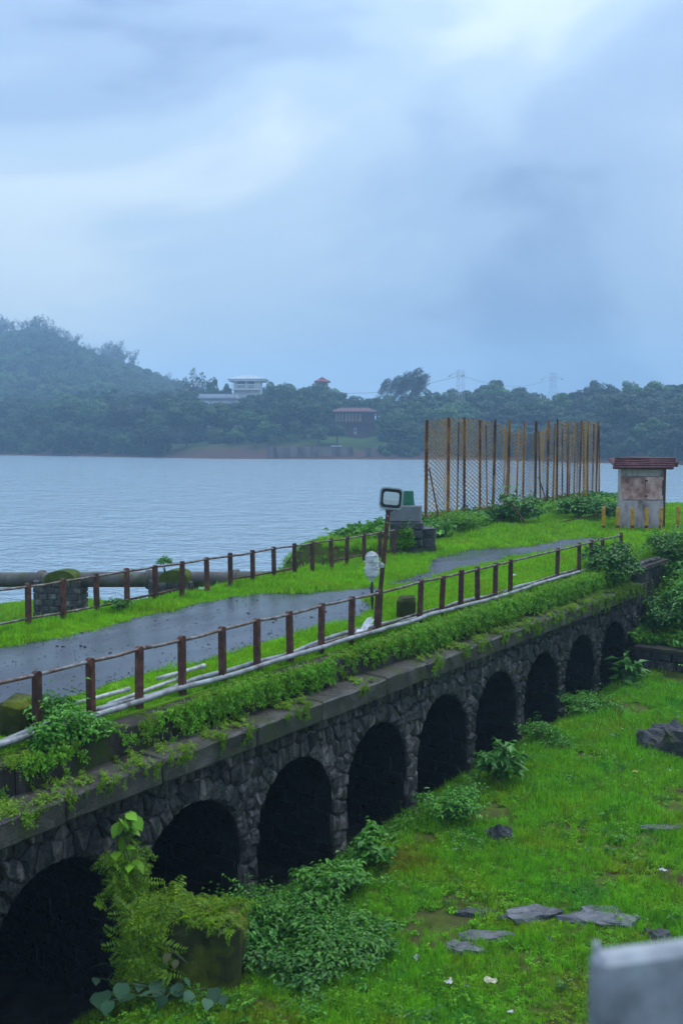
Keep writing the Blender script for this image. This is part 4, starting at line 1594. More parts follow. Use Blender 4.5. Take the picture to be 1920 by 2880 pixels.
for (y0, y1, z0, z1, mt) in ((-0.61, 0.0, 0, 1.98, 'tin_grey'), (0.02, 0.61, 0, 1.98, 'tin_grey')):
    o = link('panel', rough_box_mesh('panel', (0.022, y1 - y0, z1 - z0), int(y0 * 50) + 950, 2, 0.006, 0.006), M[mt], hut, hp(HW + 0.005, (y0 + y1) / 2, (z0 + z1) / 2))
    o.rotation_euler = (0, 0, ha)
o = MB().box(hp(0.71, -HD - 0.02, 1.0), (0.05, 0.05, 2.0), rz=ha).build('corner_post', M['rust'], hut)
MB().box(hp(0.64, -HD - 0.035, 1.35), (0.035, 0.02, 0.5), rz=ha).build('hasp', M['rust'], hut)
for zz_ in (1.08, 1.58):
    MB().box(hp(0.12, -HD - 0.045, zz_), (0.10, 0.012, 0.05), rz=ha).build('hinge', M['rust'], hut)
for (bx_, bz_) in ((-0.62, 0.06), (-0.62, 0.87), (0.0, 0.87), (0.62, 0.87), (-0.62, 1.02), (-0.62, 1.64), (0.03, 1.64), (0.62, 0.06), (-0.3, 1.86), (0.3, 1.86)):
    MB().tube([hp(bx_, -HD - 0.02, bz_), hp(bx_, -HD - 0.042, bz_)], 0.014, 6).build('bolt', M['rust'], hut)
# corrugated sheets: seen edge on at the front eave, ribs run from front to back
rv, rfc = [], []
nr, ncol = 72, 6
for r in range(nr + 1):
    for c in range(ncol + 1):
        x = -0.96 + 1.92 * c / ncol
        y = -0.92 + 1.8 * r / nr
        z = 2.09 + 0.026 * math.cos(r / nr * 2 * math.pi * 12) + 0.16 * r / nr + 0.012 * math.sin(x * 2.3)
        rv.append(hp(x, y, z))
for r in range(nr):
    for c in range(ncol):
        a = r * (ncol + 1) + c
        rfc.append((a, a + 1, a + ncol + 2, a + ncol + 1))
ro = MB().add(rv, rfc).build('roof', M['red_roof'], hut, True)
so = ro.modifiers.new('thick', 'SOLIDIFY')
so.thickness = 0.012
# layered sheets hanging over the front edge, ribs lie along the eave
for k in range(5):
    zz = 2.02 + 0.072 * k
    off = 0.02 * k
    MB().tube([hp(-0.98 + off, -0.94 + 0.03 * k, zz), hp(-0.33, -0.95 + 0.03 * k, zz + rf.uniform(-0.014, 0.014)), hp(0.33, -0.95 + 0.03 * k, zz + rf.uniform(-0.014, 0.014)), hp(0.92 + off, -0.94 + 0.03 * k, zz)], 0.046, 8).build('roof_rib', M['red_roof'], ro, True)
ro2 = rough_box_mesh('roof_beam', (0.16, 1.6, 0.16), 970, 3, 0.02, 0.02)
o = link('roof_beam', ro2, M['rust'], hut, hp(0.99, -0.1, 2.13))
o.rotation_euler = (0, 0, ha)
o = link('roof_beam', rough_box_mesh('roof_beam', (1.85, 0.08, 0.07), 971, 3, 0.01, 0.008), M['rust'], hut, hp(0, -HD - 0.12, 1.99))
o.rotation_euler = (0, 0, ha)

# ------------------------------------------------------------------ yellow bollards before the hut
for k, px in enumerate((1695, 1735, 1776, 1816, 1857, 1904)):
    p = on_z(px, 1493, 0.0)
    z0 = float(gz(p[0], p[1]))
    h = 0.76 + (0.02, 0.0, -0.02, -0.01, 0.0, 0.03)[k]
    V, Fc = loft([ring_at((p[0], p[1], z0), 0.062, -0.1, 10), ring_at((p[0], p[1], z0), 0.060, h - 0.02, 10), ring_at((p[0], p[1], z0), 0.045, h, 10)])
    bo = thing('bollard', (p[0], p[1], z0), ('leftmost yellow bollard, beside the end of the wire fence', 'second yellow bollard from the wire fence', 'third yellow bollard from the fence, before the hut',
               'fourth yellow bollard from the fence, before the hut', 'yellow bollard at the right corner of the hut', 'yellow bollard standing apart to the right of the hut')[k], 'bollard', 'yellow bollards before the hut')
    MB().add(V, Fc).build('shaft', M['yellow'], bo, False)
    V, Fc = loft([ring_at((p[0], p[1], z0), 0.064, 0.10, 10), ring_at((p[0], p[1], z0), 0.064, 0.18, 10)], True, True)
    MB().add(V, Fc).build('band', M['rust'], bo, False)

# rusty fallen struts by the fence
for k, (a, b, lab) in enumerate((((-14.9, 31.7, 0.75), (-14.4, 32.0, -0.05), 'short dark iron strut leaning in the weeds before the wire fence'),
                                 ((-13.9, 32.6, 0.05), (-12.5, 33.5, 0.42), 'thin rusty bar lying across the weeds left of the hut'))):
    tag(MB().tube([a, b], 0.035 if k == 0 else 0.02, 5).build('iron_strut', M['rust'], None, False, origin=b), lab, 'strut')


# ------------------------------------------------------------------ rocks and litter on the grass
def nm_slab(name):
    return 'slab' in name


def rock_mesh(name, rx, ry, h, seed, flat=0.5, res=2):
    bm_ = bmesh.new()
    bmesh.ops.create_icosphere(bm_, subdivisions=res + 1, radius=1.0)
    rng = np.random.default_rng(seed)
    ph = rng.uniform(0, 50, 3)
    for v in bm_.verts:
        c = v.co
        n = float(fbm(c.x * 1.9 + ph[0] + c.z * 1.3, c.y * 1.9 + ph[1] - c.z, seed, 4)) - 0.5
        n2 = float(fbm(c.x * 4 + ph[1], c.y * 4 + ph[2], seed + 5, 3)) - 0.5
        k = 1 + (1.25 if nm_slab(name) else 0.8) * n + 0.3 * n2
        z = c.z
        if z > 0:
            z = z ** flat * (1 + 0.5 * n + 1.1 * n2)
        v.co = Vector((c.x * rx * k, c.y * ry * k, z * h * (1 if z > 0 else 0.6)))
    m = bpy.data.meshes.new(name)
    bm_.to_mesh(m)
    bm_.free()
    return m


ROCKS = [
    ('rock_slab', -4.80, 10.93, 0.40, 0.20, 0.07, 'flat wet grey slab in the middle of the row of flat rocks', 'rock', 0.25, 0.75),
    ('rock_slab', -4.10, 11.28, 0.48, 0.26, 0.07, 'largest flat pale rock slab, right end of the row behind the concrete post', 'rock', 0.25, 0.55),
    ('rock_slab', -5.40, 10.65, 0.30, 0.10, 0.05, 'dark sliver of rock at the left end of the row of flat rocks', 'dark_rock', 0.3, 0.6),
    ('rock_slab', -5.05, 10.20, 0.36, 0.13, 0.05, 'narrow wet rock slab lying before the row of flat rocks', 'rock', 0.25, 0.7),
    ('rock_slab', -5.15, 9.82, 0.25, 0.15, 0.06, 'broken slab with a black crack, nearest of the flat rocks', 'rock', 0.3, 0.6),
    ('rock', -4.43, 10.52, 0.085, 0.07, 0.06, 'small black stone in front of the flat rock slabs', 'dark_rock', 0.6, 0.2),
    ('rock', -3.42, 11.25, 0.17, 0.11, 0.10, 'brownish lump of rock just right of the flat slabs', 'dark_rock', 0.6, 0.6),
    ('boulder', -6.10, 12.72, 0.21, 0.15, 0.20, 'dark peaked boulder alone on the grass below the fourth arch', 'dark_rock', 0.85, 0.6),
    ('boulder', -4.95, 18.0, 0.95, 0.60, 0.46, 'big low dark boulder at the right edge of the meadow', 'dark_rock', 0.45, 0.4),
    ('rock', -5.46, 17.25, 0.13, 0.09, 0.10, 'small dark stone in front of the big low boulder', 'dark_rock', 0.6, 0.6),
    ('rock_slab', -4.28, 14.35, 0.34, 0.14, 0.05, 'thin wet rock strip showing through the grass at the right', 'rock', 0.25, 0.65),
    ('rock_slab', -4.66, 8.40, 0.14, 0.08, 0.04, 'small pale flat stone at the bottom of the meadow', 'rock', 0.3, 0.6),
    ('rock', -7.95, 6.35, 0.20, 0.16, 0.15, 'rounded brown stone at the mouth of the nearest arch', 'dark_rock', 0.7, 0.3),
    ('rock', -4.78, 9.25, 0.05, 0.04, 0.035, 'tiny dark pebble beside the pale litter', 'dark_rock', 0.7, 0.3),
]
for k, (nm, x, y, rx, ry, h, lab, mt, flat, rot) in enumerate(ROCKS):
    if nm == 'rock_slab':
        rx, ry, h = rx * 0.82, ry * 0.8, h * 0.8
    o = link(nm, rock_mesh(nm, rx, ry, h, 700 + k * 7, flat, 3 if nm == 'boulder' else 2), M[mt], None, (x, y, float(gz(x, y)) + (0.012 if 'slab' in nm else -0.01)))
    o.rotation_euler = (0, 0, rot)
    tag(o, lab, 'rock')

LIT = [(-4.96, 9.17, 0.10, (0.75, 0.74, 0.70), 'crumpled white paper scrap in the lower meadow'), (-4.60, 9.42, 0.13, (0.72, 0.66, 0.42), 'crumpled yellowish wrapper in the lower meadow'),
       (-5.47, 9.40, 0.11, (0.62, 0.62, 0.66), 'grey white plastic bag beside the leafy bush'), (-5.40, 16.3, 0.09, (0.80, 0.58, 0.10), 'small yellow wrapper near the big boulder'),
       (-4.96, 16.66, 0.10, (0.75, 0.75, 0.76), 'small white scrap near the big boulder'), (-3.90, 12.96, 0.09, (0.7, 0.72, 0.72), 'white scrap at the right edge of the meadow'),
       (-9.6, 20.55, 0.14, (0.85, 0.85, 0.85), 'white plastic scrap on the turf behind the railing'), (-4.2, 9.05, 0.06, (0.7, 0.7, 0.7), 'tiny pale scrap on the bare patch of meadow')]
for k, (x, y, s, c, lab) in enumerate(LIT):
    s *= 0.72
    rl = random.Random(80 + k)
    mt = nmat('litter_%d' % k, [(0.3, tuple(q * 0.45 for q in c)), (0.7, tuple(q * 0.8 for q in c))], scale=20, rough=(0.4, 0.7), bump=0)
    V = []
    for i in range(5):
        for j in range(4):
            V.append((s * (i / 4 - 0.5) * 1.4 + rl.uniform(-0.15, 0.15) * s, s * (j / 3 - 0.5) + rl.uniform(-0.12, 0.12) * s, rl.uniform(0.05, 0.45) * s))
    Fc = [(i * 4 + j, i * 4 + j + 1, i * 4 + j + 5, i * 4 + j + 4) for i in range(4) for j in range(3)]
    z0 = 0.03 if x < -9 else float(gz(x, y)) + 0.03
    o = MB().add(V, Fc).build('litter', mt, None, False)
    o.location = (x, y, z0)
    o.rotation_euler = (0, 0, rl.uniform(0, 3))
    tag(o, lab, 'litter')

# blurred concrete slab standing right before the camera
fore = thing('concrete_post', at_depth(1760, 1.55, -2.6), 'pale upright concrete slab close to the lens at the lower right corner', 'post')
fa = YAW + math.radians(14)
Rf = Matrix.Rotation(fa, 3, 'Z')
zt = z_of(2705, 1.5)
_k = (math.cos(PITCH) - (2692 - CY) / FPX * math.sin(PITCH))
f0 = FH * 1.5 + R_ * ((1690 - CX) / FPX * 1.5 / _k)        # near left front corner of the slab
fc = Vector((f0[0], f0[1], 0)) + Rf @ Vector((0.16, 0.022, 0))
o = link('shaft', rough_box_mesh('shaft', (0.32, 0.044, zt + 3.2), 990, 4, 0.010, 0.0015), M['fore_concrete'], fore, (fc.x, fc.y, (zt - 3.2) / 2))
o.rotation_euler = (0, 0, fa)
kn = fc + Rf @ Vector((-0.150, 0.012, 0))
MB().tube([(kn.x, kn.y, zt - 0.02), (kn.x, kn.y, zt + 0.012)], 0.006, 8).build('bolt', M['fore_concrete'], fore)

# ------------------------------------------------------------------ grass
tufts = [proto('grass_tuft', tuft_mesh('grass_tuft', 10 + i, 16, 0.07, 0.05, 0.13, 0.007), M['grass']) for i in range(4)]
clover = [proto('clover_tuft', sprig_mesh('clover_tuft', 40 + i, 6, 4, 0.07, 0.07, 0.035, 0.022), M['grass']) for i in range(2)]
short = [proto('turf_tuft', tuft_mesh('turf_tuft', 20 + i, 18, 0.075, 0.025, 0.07, 0.007), M['deck_grass']) for i in range(4)]


def sample(n, x0, x1, y0, y1, seed):
    rng = np.random.default_rng(seed)
    return rng.uniform(x0, x1, n), rng.uniform(y0, y1, n), rng


def meadow():
    x, y, rng = sample(130000, -8.3, 1.0, 4.0, 23.2, 1)
    z = gz(x, y)
    P = np.stack([x, y, z], 1)
    dist = np.linalg.norm(P - C_, axis=1)
    keep = in_view(P, 800, 500) & (rng.uniform(size=len(x)) < np.clip((11.5 / dist) ** 0.8, 0, 1))
    # bare wet patches around the slabs
    keep &= fbm(x * 0.9, y * 0.9, 61) < 0.66 + rng.normal(0, 0.03, len(x))
    for r in ROCKS:
        keep &= ((x - r[1]) / (r[3] * 0.55)) ** 2 + ((y - r[2]) / (r[4] * 0.5)) ** 2 > 1
    P, dist = P[keep], dist[keep]
    n = len(P)
    s = 0.8 * np.clip(dist / 11, 0.9, 1.7) * rng.uniform(0.5, 1.25, n) * (0.25 + 1.5 * fbm(P[:, 0] * 1.1, P[:, 1] * 1.1, 71, 5) ** 1.3)
    idx = np.where(rng.uniform(size=n) < np.where(fbm(P[:, 0] * 1.3, P[:, 1] * 1.3, 73) > 0.53, 0.35, 0.9), rng.integers(0, 4, n), rng.integers(4, 6, n))
    scatter('meadow_grass', P, rz_rots(rng, n, 0.12), s, tufts + clover, 'uneven green grass of the meadow below the arches', 'grass', idx=idx)
    print('meadow', n)


meadow()


def verge():
    x, y, rng = sample(60000, -13.95, -8.55, 3.0, 24.0, 2)
    off = (fbm(x * 1.7, y * 1.7, 141) - 0.45) * 0.9
    keep = ~inside(RD1, x, y) & ~inside(RD2, x, y)
    for dx, dy in ((1, 0), (-1, 0), (0, 1), (0, -1)):
        near = ~inside(RD1, x + dx * np.maximum(off, 0), y + dy * np.maximum(off, 0)) & ~inside(RD2, x + dx * np.maximum(off, 0), y + dy * np.maximum(off, 0))
        keep |= near & (rng.uniform(size=len(x)) < 0.35)
    x, y = x[keep], y[keep]
    P = np.stack([x, y, np.full(len(x), 0.0)], 1)
    x2, y2, rng = sample(60000, -18.2, -2.0, 23.6, 46.5, 3)
    k2 = ~inside(RD2, x2, y2) & (rng.uniform(size=len(x2)) < 0.55)
    x2, y2 = x2[k2], y2[k2]
    k3 = (x2 < -8.3) | (y2 > 27.5)
    x2, y2 = x2[k3], y2[k3]
    P = np.concatenate([P, np.stack([x2, y2, gz(x2, y2)], 1)])
    P = P[in_view(P, 800, 500)]
    dist = np.linalg.norm(P - C_, axis=1)
    n = len(P)
    s = np.clip(dist / 15, 0.85, 1.9) * rng.uniform(0.6, 1.1, n)
    s *= 1 + 0.9 * smooth(0.52, 0.66, fbm(P[:, 0] * 0.9, P[:, 1] * 0.9, 77))
    scatter('verge_grass', P, rz_rots(rng, n, 0.12), s, short, 'short bright turf on the verges of the road', 'grass')
    print('verge', n)
    # upstream field
    x, y, rng = sample(45000, -36, -14.2, 9, 26, 4)
    z = gz(x, y)
    P = np.stack([x, y, z], 1)
    P = P[in_view(P, 700, 300) & (z > WATER_Z + 0.05)]
    n = len(P)
    s = np.linalg.norm(P - C_, axis=1) / 15 * rng.uniform(0.6, 1.0, n)
    scatter('field_grass', P, rz_rots(rng, n, 0.12), s, short, 'bright green grass field under the water pipe', 'grass')
    print('field', n)


verge()


def road_gravel():
    gm_ = [proto('gravel', rock_mesh('gravel', 1.0, 0.8, 0.6, 1500 + i, 0.8, 0), M['dark_rock']) for i in range(3)]
    rng = np.random.default_rng(91)
    pts = []
    for rp in (RD1, RD2):
        rp = np.array(rp)
        k = rng.integers(0, len(rp), 3200)
        q = rp[k] + rng.normal(0, 0.17, (3200, 2))
        pts.append(q)
    pts.append(np.stack([rng.uniform(-12.7, -9.6, 700), rng.uniform(5, 16, 700)], 1))
    q = np.concatenate(pts)
    q = q[(inside(RD1, q[:, 0], q[:, 1]) | inside(RD2, q[:, 0], q[:, 1])) & (q[:, 1] > 4)]
    P = np.concatenate([q, np.full((len(q), 1), 0.013)], 1)
    n = len(P)
    scatter('road_gravel', P, rz_rots(rng, n, 0.2), rng.uniform(0.004, 0.016, n) * np.where(rng.uniform(size=n) < 0.04, 2.2, 1), gm_, 'loose gravel and crumbs along the broken edges of the road', 'gravel')


road_gravel()

# ------------------------------------------------------------------ weeds along the kerb, by the fence and on the bank
weeds = [proto('weed_sprig', sprig_mesh('weed_sprig', 60 + i, 6, 8, 0.23, 0.15, 0.055, 0.027), M['weed']) for i in range(4)]
ferns = [proto('fern_sprig', sprig_mesh('fern_sprig', 70 + i, 7, 12, 0.18, 0.24, 0.055, 0.018, 0.8), M['fern']) for i in range(3)]
broad = [proto('broad_sprig', sprig_mesh('broad_sprig', 80 + i, 5, 7, 0.34, 0.18, 0.10, 0.055, 0.4), M['shrub_pale']) for i in range(3)]


def frond_mesh(name, seed, nf=6, ln=0.30, pairs=11, pl=0.075, droop=1.0):
    rng = np.random.default_rng(seed)
    cen, di, no, ll = [], [], [], []
    for f in range(nf):
        a = rng.uniform(0, 2 * math.pi)
        L0 = ln * rng.uniform(0.6, 1.1)
        ca, sa = math.cos(a), math.sin(a)
        for k in range(pairs):
            t = (k + 0.6) / pairs
            r = L0 * math.sin(t * 1.45) / math.sin(1.45)
            z = L0 * (0.85 * t - droop * 1.05 * t * t)
            for sd in (-1, 1):
                cen.append([ca * r, sa * r, z])
                la = a + sd * rng.uniform(1.0, 1.3)
                di.append([math.cos(la), math.sin(la), -0.25])
                no.append([rng.normal() * 0.15, rng.normal() * 0.15, 1])
                ll.append(pl * (1 - 0.75 * t) * rng.uniform(0.85, 1.1) + 0.008)
    V, Fc = leaf_arrays(cen, di, no, np.array(ll), np.array(ll) * 0.36)
    return np_mesh(name, V, Fc)


fronds = [proto('fern_frond', frond_mesh('fern_frond', 170 + i, 5, 0.32, 10, 0.095), M['fern']) for i in range(3)]
small_fern = [proto('moss_fern', sprig_mesh('moss_fern', 90 + i, 8, 9, 0.06, 0.10, 0.026, 0.011, 0.8), M['fern']) for i in range(2)]
blade = [proto('long_grass', tuft_mesh('long_grass', 95 + i, 18, 0.07, 0.16, 0.36, 0.009, 0.9), M['grass']) for i in range(2)]


def kerb_weeds():
    rng = np.random.default_rng(14)
    n = 4900
    y = rng.uniform(3.0, 24.3, n)
    d = fbm(y * 0.7, y * 0 + 2, 44)
    far = smooth(12, 18, y)
    x = -8.20 - np.abs(rng.normal(0, 0.10, n))
    x = np.where(rng.uniform(size=n) < 0.12, rng.uniform(-8.62, -8.3, n), x)
    x = np.maximum(x, -8.7)
    keep = rng.uniform(size=n) < np.clip(3.4 * (d - 0.33) + 0.12 * far, 0.08, 1)
    x, y, far = x[keep], y[keep], far[keep]
    n = len(x)
    P = np.stack([x, y, np.full(n, -0.03)], 1)
    s = rng.uniform(0.25, 0.95, n) ** 1.3 * (0.85 + 0.15 * far)
    rot = rz_rots(rng, n, 0.25)
    idx = rng.integers(0, 4, n)
    # hanging over the kerb face
    n2 = 3800
    y2 = rng.uniform(3.0, 24.3, n2)
    z2 = -0.02 - np.abs(rng.normal(0, 0.12, n2))
    f2 = smooth(13, 18, y2)
    d2 = fbm(y2 * 0.9, y2 * 0 + 12, 45)
    k2 = rng.uniform(size=n2) < np.clip((d2 - 0.36) * 4.0 + 0.25 * f2, 0.05, 1)
    y2, z2, f2 = y2[k2], np.maximum(z2[k2], -0.33), f2[k2]
    m = len(y2)
    P2 = np.stack([np.full(m, -8.17), y2, z2], 1)
    r2 = np.stack([rng.normal(0, 0.3, m), rng.uniform(0.9, 1.7, m), rng.normal(0, 0.5, m)], 1)
    i2 = np.where(rng.uniform(size=m) < 0.55, rng.integers(4, 7, m), rng.integers(0, 4, m))
    s2 = rng.uniform(0.5, 1.1, m) * (0.8 + 0.35 * f2)
    scatter('kerb_weeds', np.concatenate([P, P2]), np.concatenate([rot, r2]), np.concatenate([s, s2]), weeds + ferns,
            'band of green weeds and ferns along the top of the bridge kerb', 'weeds', idx=np.concatenate([idx, i2]))
    # ferns rooted in the coping joints and spilling down the face
    pts, rr, ss = [], [], []
    spots = [(5.9, 0.25), (6.5, 0.12), (7.0, 0.10), (7.6, 0.2), (8.30, 0.16), (8.9, 0.06), (9.35, 0.10), (10.25, 0.10), (10.6, 0.08), (12.0, 0.05), (13.9, 0.12), (14.8, 0.16), (15.6, 0.22), (16.4, 0.3), (17.1, 0.35), (17.8, 0.5), (18.6, 0.55), (19.4, 0.55),
             (20.3, 0.6), (21.2, 0.65), (22.0, 0.65), (22.8, 0.7), (23.3, 0.75)]
    for (yy, amt) in spots:
        k = int(8 + amt * 34)
        for _ in range(k):
            u = rng.uniform()
            q = yy + rng.normal(0, 0.10 + 0.22 * amt)
            if u < 0.55:
                pts.append((rng.uniform(-8.16, -7.80), q, -0.34))
                rr.append((rng.normal(0, 0.2), rng.uniform(0.1, 0.6), rng.uniform(-0.7, 0.7)))
                ss.append(rng.uniform(0.4, 0.9))
            else:
                pts.append((-7.765, q, -0.34 - abs(rng.normal(0, 0.10)) * (0.5 + amt)))
                rr.append((rng.normal(0, 0.2), rng.uniform(1.1, 1.9), rng.normal(0, 0.4)))
                ss.append(rng.uniform(0.4, 0.85))
    scatter('coping_ferns', np.array(pts), np.array(rr), np.array(ss), ferns, 'yellow green ferns spilling over the bridge ledge', 'ferns', seed=3)


kerb_weeds()


def bank_weeds():
    x, y, rng = sample(5200, -8.2, 1.0, 23.4, 31, 5)
    P = np.stack([x, y, gz(x, y)], 1)
    P = P[in_view(P, 700, 300)]
    n = len(P)
    d = fbm(P[:, 0] * 0.8, P[:, 1] * 0.8, 91)
    idx = np.where(d > 0.52, rng.integers(4, 7, n), rng.integers(0, 4, n))
    scatter('bank_weeds', P, rz_rots(rng, n, 0.25), rng.uniform(1.0, 1.9, n), weeds + broad, 'dense green weeds covering the bank past the last arch', 'weeds', idx=idx)
    # in front of the fence
    x, y, rng = sample(6000, -17.6, -12.4, 25.0, 46.5, 6)
    line = -16.3 + 1.1 * fbm(y * 0.5, y * 0, 93) + 0.9 * smooth(30, 26, y) + 1.2 * smooth(34, 40, y)
    keep = x < line
    x, y = x[keep], y[keep]
    n = len(x)
    d = fbm(x * 0.8, y * 0.5, 95)
    hgt = 0.8 + 1.5 * d
    idx = np.where(d > 0.56, rng.integers(4, 7, n), rng.integers(0, 4, n))
    scatter('fence_weeds', np.stack([x, y, gz(x, y)], 1), rz_rots(rng, n, 0.25), rng.uniform(0.9, 1.5, n) * hgt, weeds + broad, 'thick green weeds growing along the foot of the wire fence', 'weeds', idx=idx)
    # foot of the bridge
    x = -7.95 + np.abs(rng.normal(0, 0.42, 3600))
    y = rng.uniform(8.6, 23.0, 3600)
    amt = fbm(y * 0.8, y * 0 + 5, 97)
    keep = (x < -7.95 + 2.4 * (amt - 0.25)) & ~((np.abs(y - np.round((y - 6.64) / 1.98) * 1.98 - 6.64) < 0.5) & (x < -7.75) & (amt < 0.6))
    x, y = x[keep], y[keep]
    n = len(x)
    idx = np.where(rng.uniform(size=n) < 0.55, rng.integers(0, 4, n), np.where(rng.uniform(size=n) < 0.4, rng.integers(4, 7, n), rng.integers(7, 9, n)))
    scatter('pier_foot_weeds', np.stack([x, y, gz(x, y)], 1), rz_rots(rng, n, 0.25), rng.uniform(0.35, 0.95, n), weeds + broad + blade, 'tangled weeds growing at the feet of the bridge piers', 'weeds', idx=idx)
    # long tussocks here and there in the meadow and on the verge
    x, y, rng = sample(900, -8.0, -1.0, 7.0, 23.0, 7)
    keep = fbm(x * 0.7, y * 0.7, 99) > 0.52
    x, y = x[keep], y[keep]
    P = np.stack([x, y, gz(x, y)], 1)
    x2, y2, rng = sample(420, -13.8, -13.1, 8.0, 24.0, 8)
    P = np.concatenate([P, np.stack([x2, y2, np.zeros(len(x2))], 1)])
    n = len(P)
    scatter('tussocks', P, rz_rots(rng, n, 0.2), rng.uniform(0.35, 0.75, n), blade, 'longer grass tussocks dotted over meadow and verge', 'grass')


bank_weeds()


def meadow_weeds():
    dry = [proto('dry_stalks', tuft_mesh('dry_stalks', 190 + i, 7, 0.05, 0.14, 0.30, 0.005, 0.6), M['dry']) for i in range(2)]
    x, y, rng = sample(9000, -8.0, 0.5, 5.5, 23.0, 9)
    P = np.stack([x, y, gz(x, y)], 1)
    d = fbm(x * 1.2, y * 1.2, 151)
    keep = in_view(P, 600, 300) & (rng.uniform(size=len(x)) < smooth(0.40, 0.62, d) * (0.35 + 0.65 * smooth(-4, -7.5, x)))
    P, d = P[keep], d[keep]
    n = len(P)
    u = rng.uniform(size=n)
    idx = np.where(u < 0.42, rng.integers(0, 4, n), np.where(u < 0.58, rng.integers(4, 7, n), rng.integers(7, 9, n)))
    sc_ = np.where(u < 0.42, rng.uniform(0.3, 0.75, n), np.where(u < 0.58, rng.uniform(0.25, 0.5, n), rng.uniform(0.5, 0.9, n)))
    scatter('meadow_weeds', P, rz_rots(rng, n, 0.25), sc_, weeds + broad + dry, 'scattered low weeds and dry stalks in the meadow', 'weeds', idx=idx)


meadow_weeds()


def block_ferns():
    rng = np.random.default_rng(33)
    pts, rr, ss = [], [], []
    Rb = Matrix.Rotation(math.radians(26), 3, 'Z')
    c = Vector((-7.28, 7.80, 0))
    for _ in range(120):          # on top of the block
        u, v = rng.uniform(-0.56, 0.54), rng.uniform(-0.30, 0.32)
        p = c + Rb @ Vector((u, v, 0))
        pts.append((p.x, p.y, -1.90 + 0.02))
        rr.append((rng.normal(0, 0.35), rng.normal(0, 0.35), rng.uniform(0, 6.28)))
        ss.append(rng.uniform(0.35, 0.7) + (0.3 if u < -0.25 else 0))
    for _ in range(120):          # falling curtain on its left end
        u = -0.60 + abs(rng.normal(0, 0.17))
        z = rng.uniform(-2.55, -1.80)
        p = c + Rb @ Vector((u, -0.30 - abs(rng.normal(0, 0.05)), 0))
        pts.append((p.x, p.y, z))
        rr.append((rng.uniform(0.5, 1.5), rng.normal(0, 0.5), math.radians(26) + rng.normal(0, 0.6)))
        ss.append(rng.uniform(0.45, 1.05))
    for _ in range(55):          # climbing the pier behind
        z = -1.75 + abs(rng.normal(0, 0.28))
        if z > -1.0:
            continue
        pts.append((-7.97, 7.55 + rng.normal(0, 0.17) * (1 - (z + 1.75) * 0.7), z))
        rr.append((rng.normal(0, 0.3), rng.uniform(0.7, 1.5), rng.normal(0, 0.4)))
        ss.append(rng.uniform(0.35, 0.8))
    scatter('block_ferns', np.array(pts), np.array(rr), np.array(ss), fronds + ferns[:1], 'yellow green ferns draped over the mossy block', 'ferns', seed=5)


block_ferns()


# ------------------------------------------------------------------ shrubs
def shrub(name, label, loc, rx, ry, h, nleaf, ll, lw, mat, seed, cat='shrub', group=None, nstem=7, low=0.15):
    rng = np.random.default_rng(seed)
    t = thing(name, loc, label, cat, group)
    lx, ly, lz = loc
    cen, di, no = [], [], []
    nb = 9 + nleaf // 250
    blobs = []
    for k in range(nb):
        a = rng.uniform(0, 2 * math.pi)
        r = math.sqrt(rng.uniform(0, 1)) * 0.75
        blobs.append((r * math.cos(a) * rx, r * math.sin(a) * ry, h * (low + (0.80 - low) * rng.uniform(0.2, 1) * (1 - 0.45 * r * r)), rng.uniform(0.26, 0.42)))
    for _ in range(nleaf):
        b = blobs[rng.integers(nb)]
        v = rng.normal(size=3)
        v /= np.linalg.norm(v)
        if v[2] < -0.4:
            v[2] = -v[2]
        rr = rng.uniform(0.55, 1.05)
        p = np.array([b[0] + v[0] * b[3] * rx * rr, b[1] + v[1] * b[3] * ry * rr, max(0.02, b[2] + v[2] * b[3] * h * 0.55 * rr)])
        cen.append(p + (lx, ly, lz))
        la = rng.uniform(0, 2 * math.pi)
        di.append([math.cos(la) + v[0] * 0.8, math.sin(la) + v[1] * 0.8, rng.uniform(-0.5, 0.25)])
        no.append([v[0] * 0.5 + rng.normal() * 0.3, v[1] * 0.5 + rng.normal() * 0.3, 1])
    for k in range(max(6, nleaf // 50)):
        b = blobs[rng.integers(nb)]
        a = rng.uniform(0, 2 * math.pi)
        d0 = np.array([math.cos(a) * rx * 0.5, math.sin(a) * ry * 0.5, h * rng.uniform(0.15, 0.75)])
        m_ = int(rng.integers(6, 13))
        for j in range(m_):
            u = (j + 1) / m_
            p = np.array([b[0], b[1], b[2]]) + d0 * u * rng.uniform(0.85, 1.0) + np.array([0, 0, -0.35 * h * u * u * rng.uniform(0.2, 1)])
            if p[2] < 0.01:
                continue
            cen.append(p + (lx, ly, lz))
            la = a + (1 if j % 2 else -1) * rng.uniform(0.6, 1.4)
            di.append([math.cos(la), math.sin(la), rng.uniform(-0.4, 0.3)])
            no.append([rng.normal() * 0.3, rng.normal() * 0.3, 1])
    n = len(cen)
    V, Fc = leaf_arrays(cen, di, no, ll * rng.uniform(0.4, 1.2, n), lw * rng.uniform(0.6, 1.1, n))
    V = V - np.array(loc)
    link('foliage', np_mesh('foliage', V, Fc), M[mat], t, loc)
    for k in range(nstem):
        b = blobs[k % nb]
        e = Vector((b[0], b[1], b[2]))
        mb_ = MB().tube([Vector(loc) + Vector((e.x * 0.05, e.y * 0.05, -0.05)), Vector(loc) + Vector((e.x * 0.4, e.y * 0.4, e.z * 0.55)), Vector(loc) + e], [0.012 * (1 + h), 0.008 * (1 + h), 0.004], 5)
        mb_.build('stem', M['stem'], t, True)
    return t


def gnd(x, y, dz=0.0):
    return (x, y, float(gz(x, y)) + dz)


def foot(px, py, z=-2.55):
    p = on_z(px, py, z)
    return gnd(p[0], p[1])


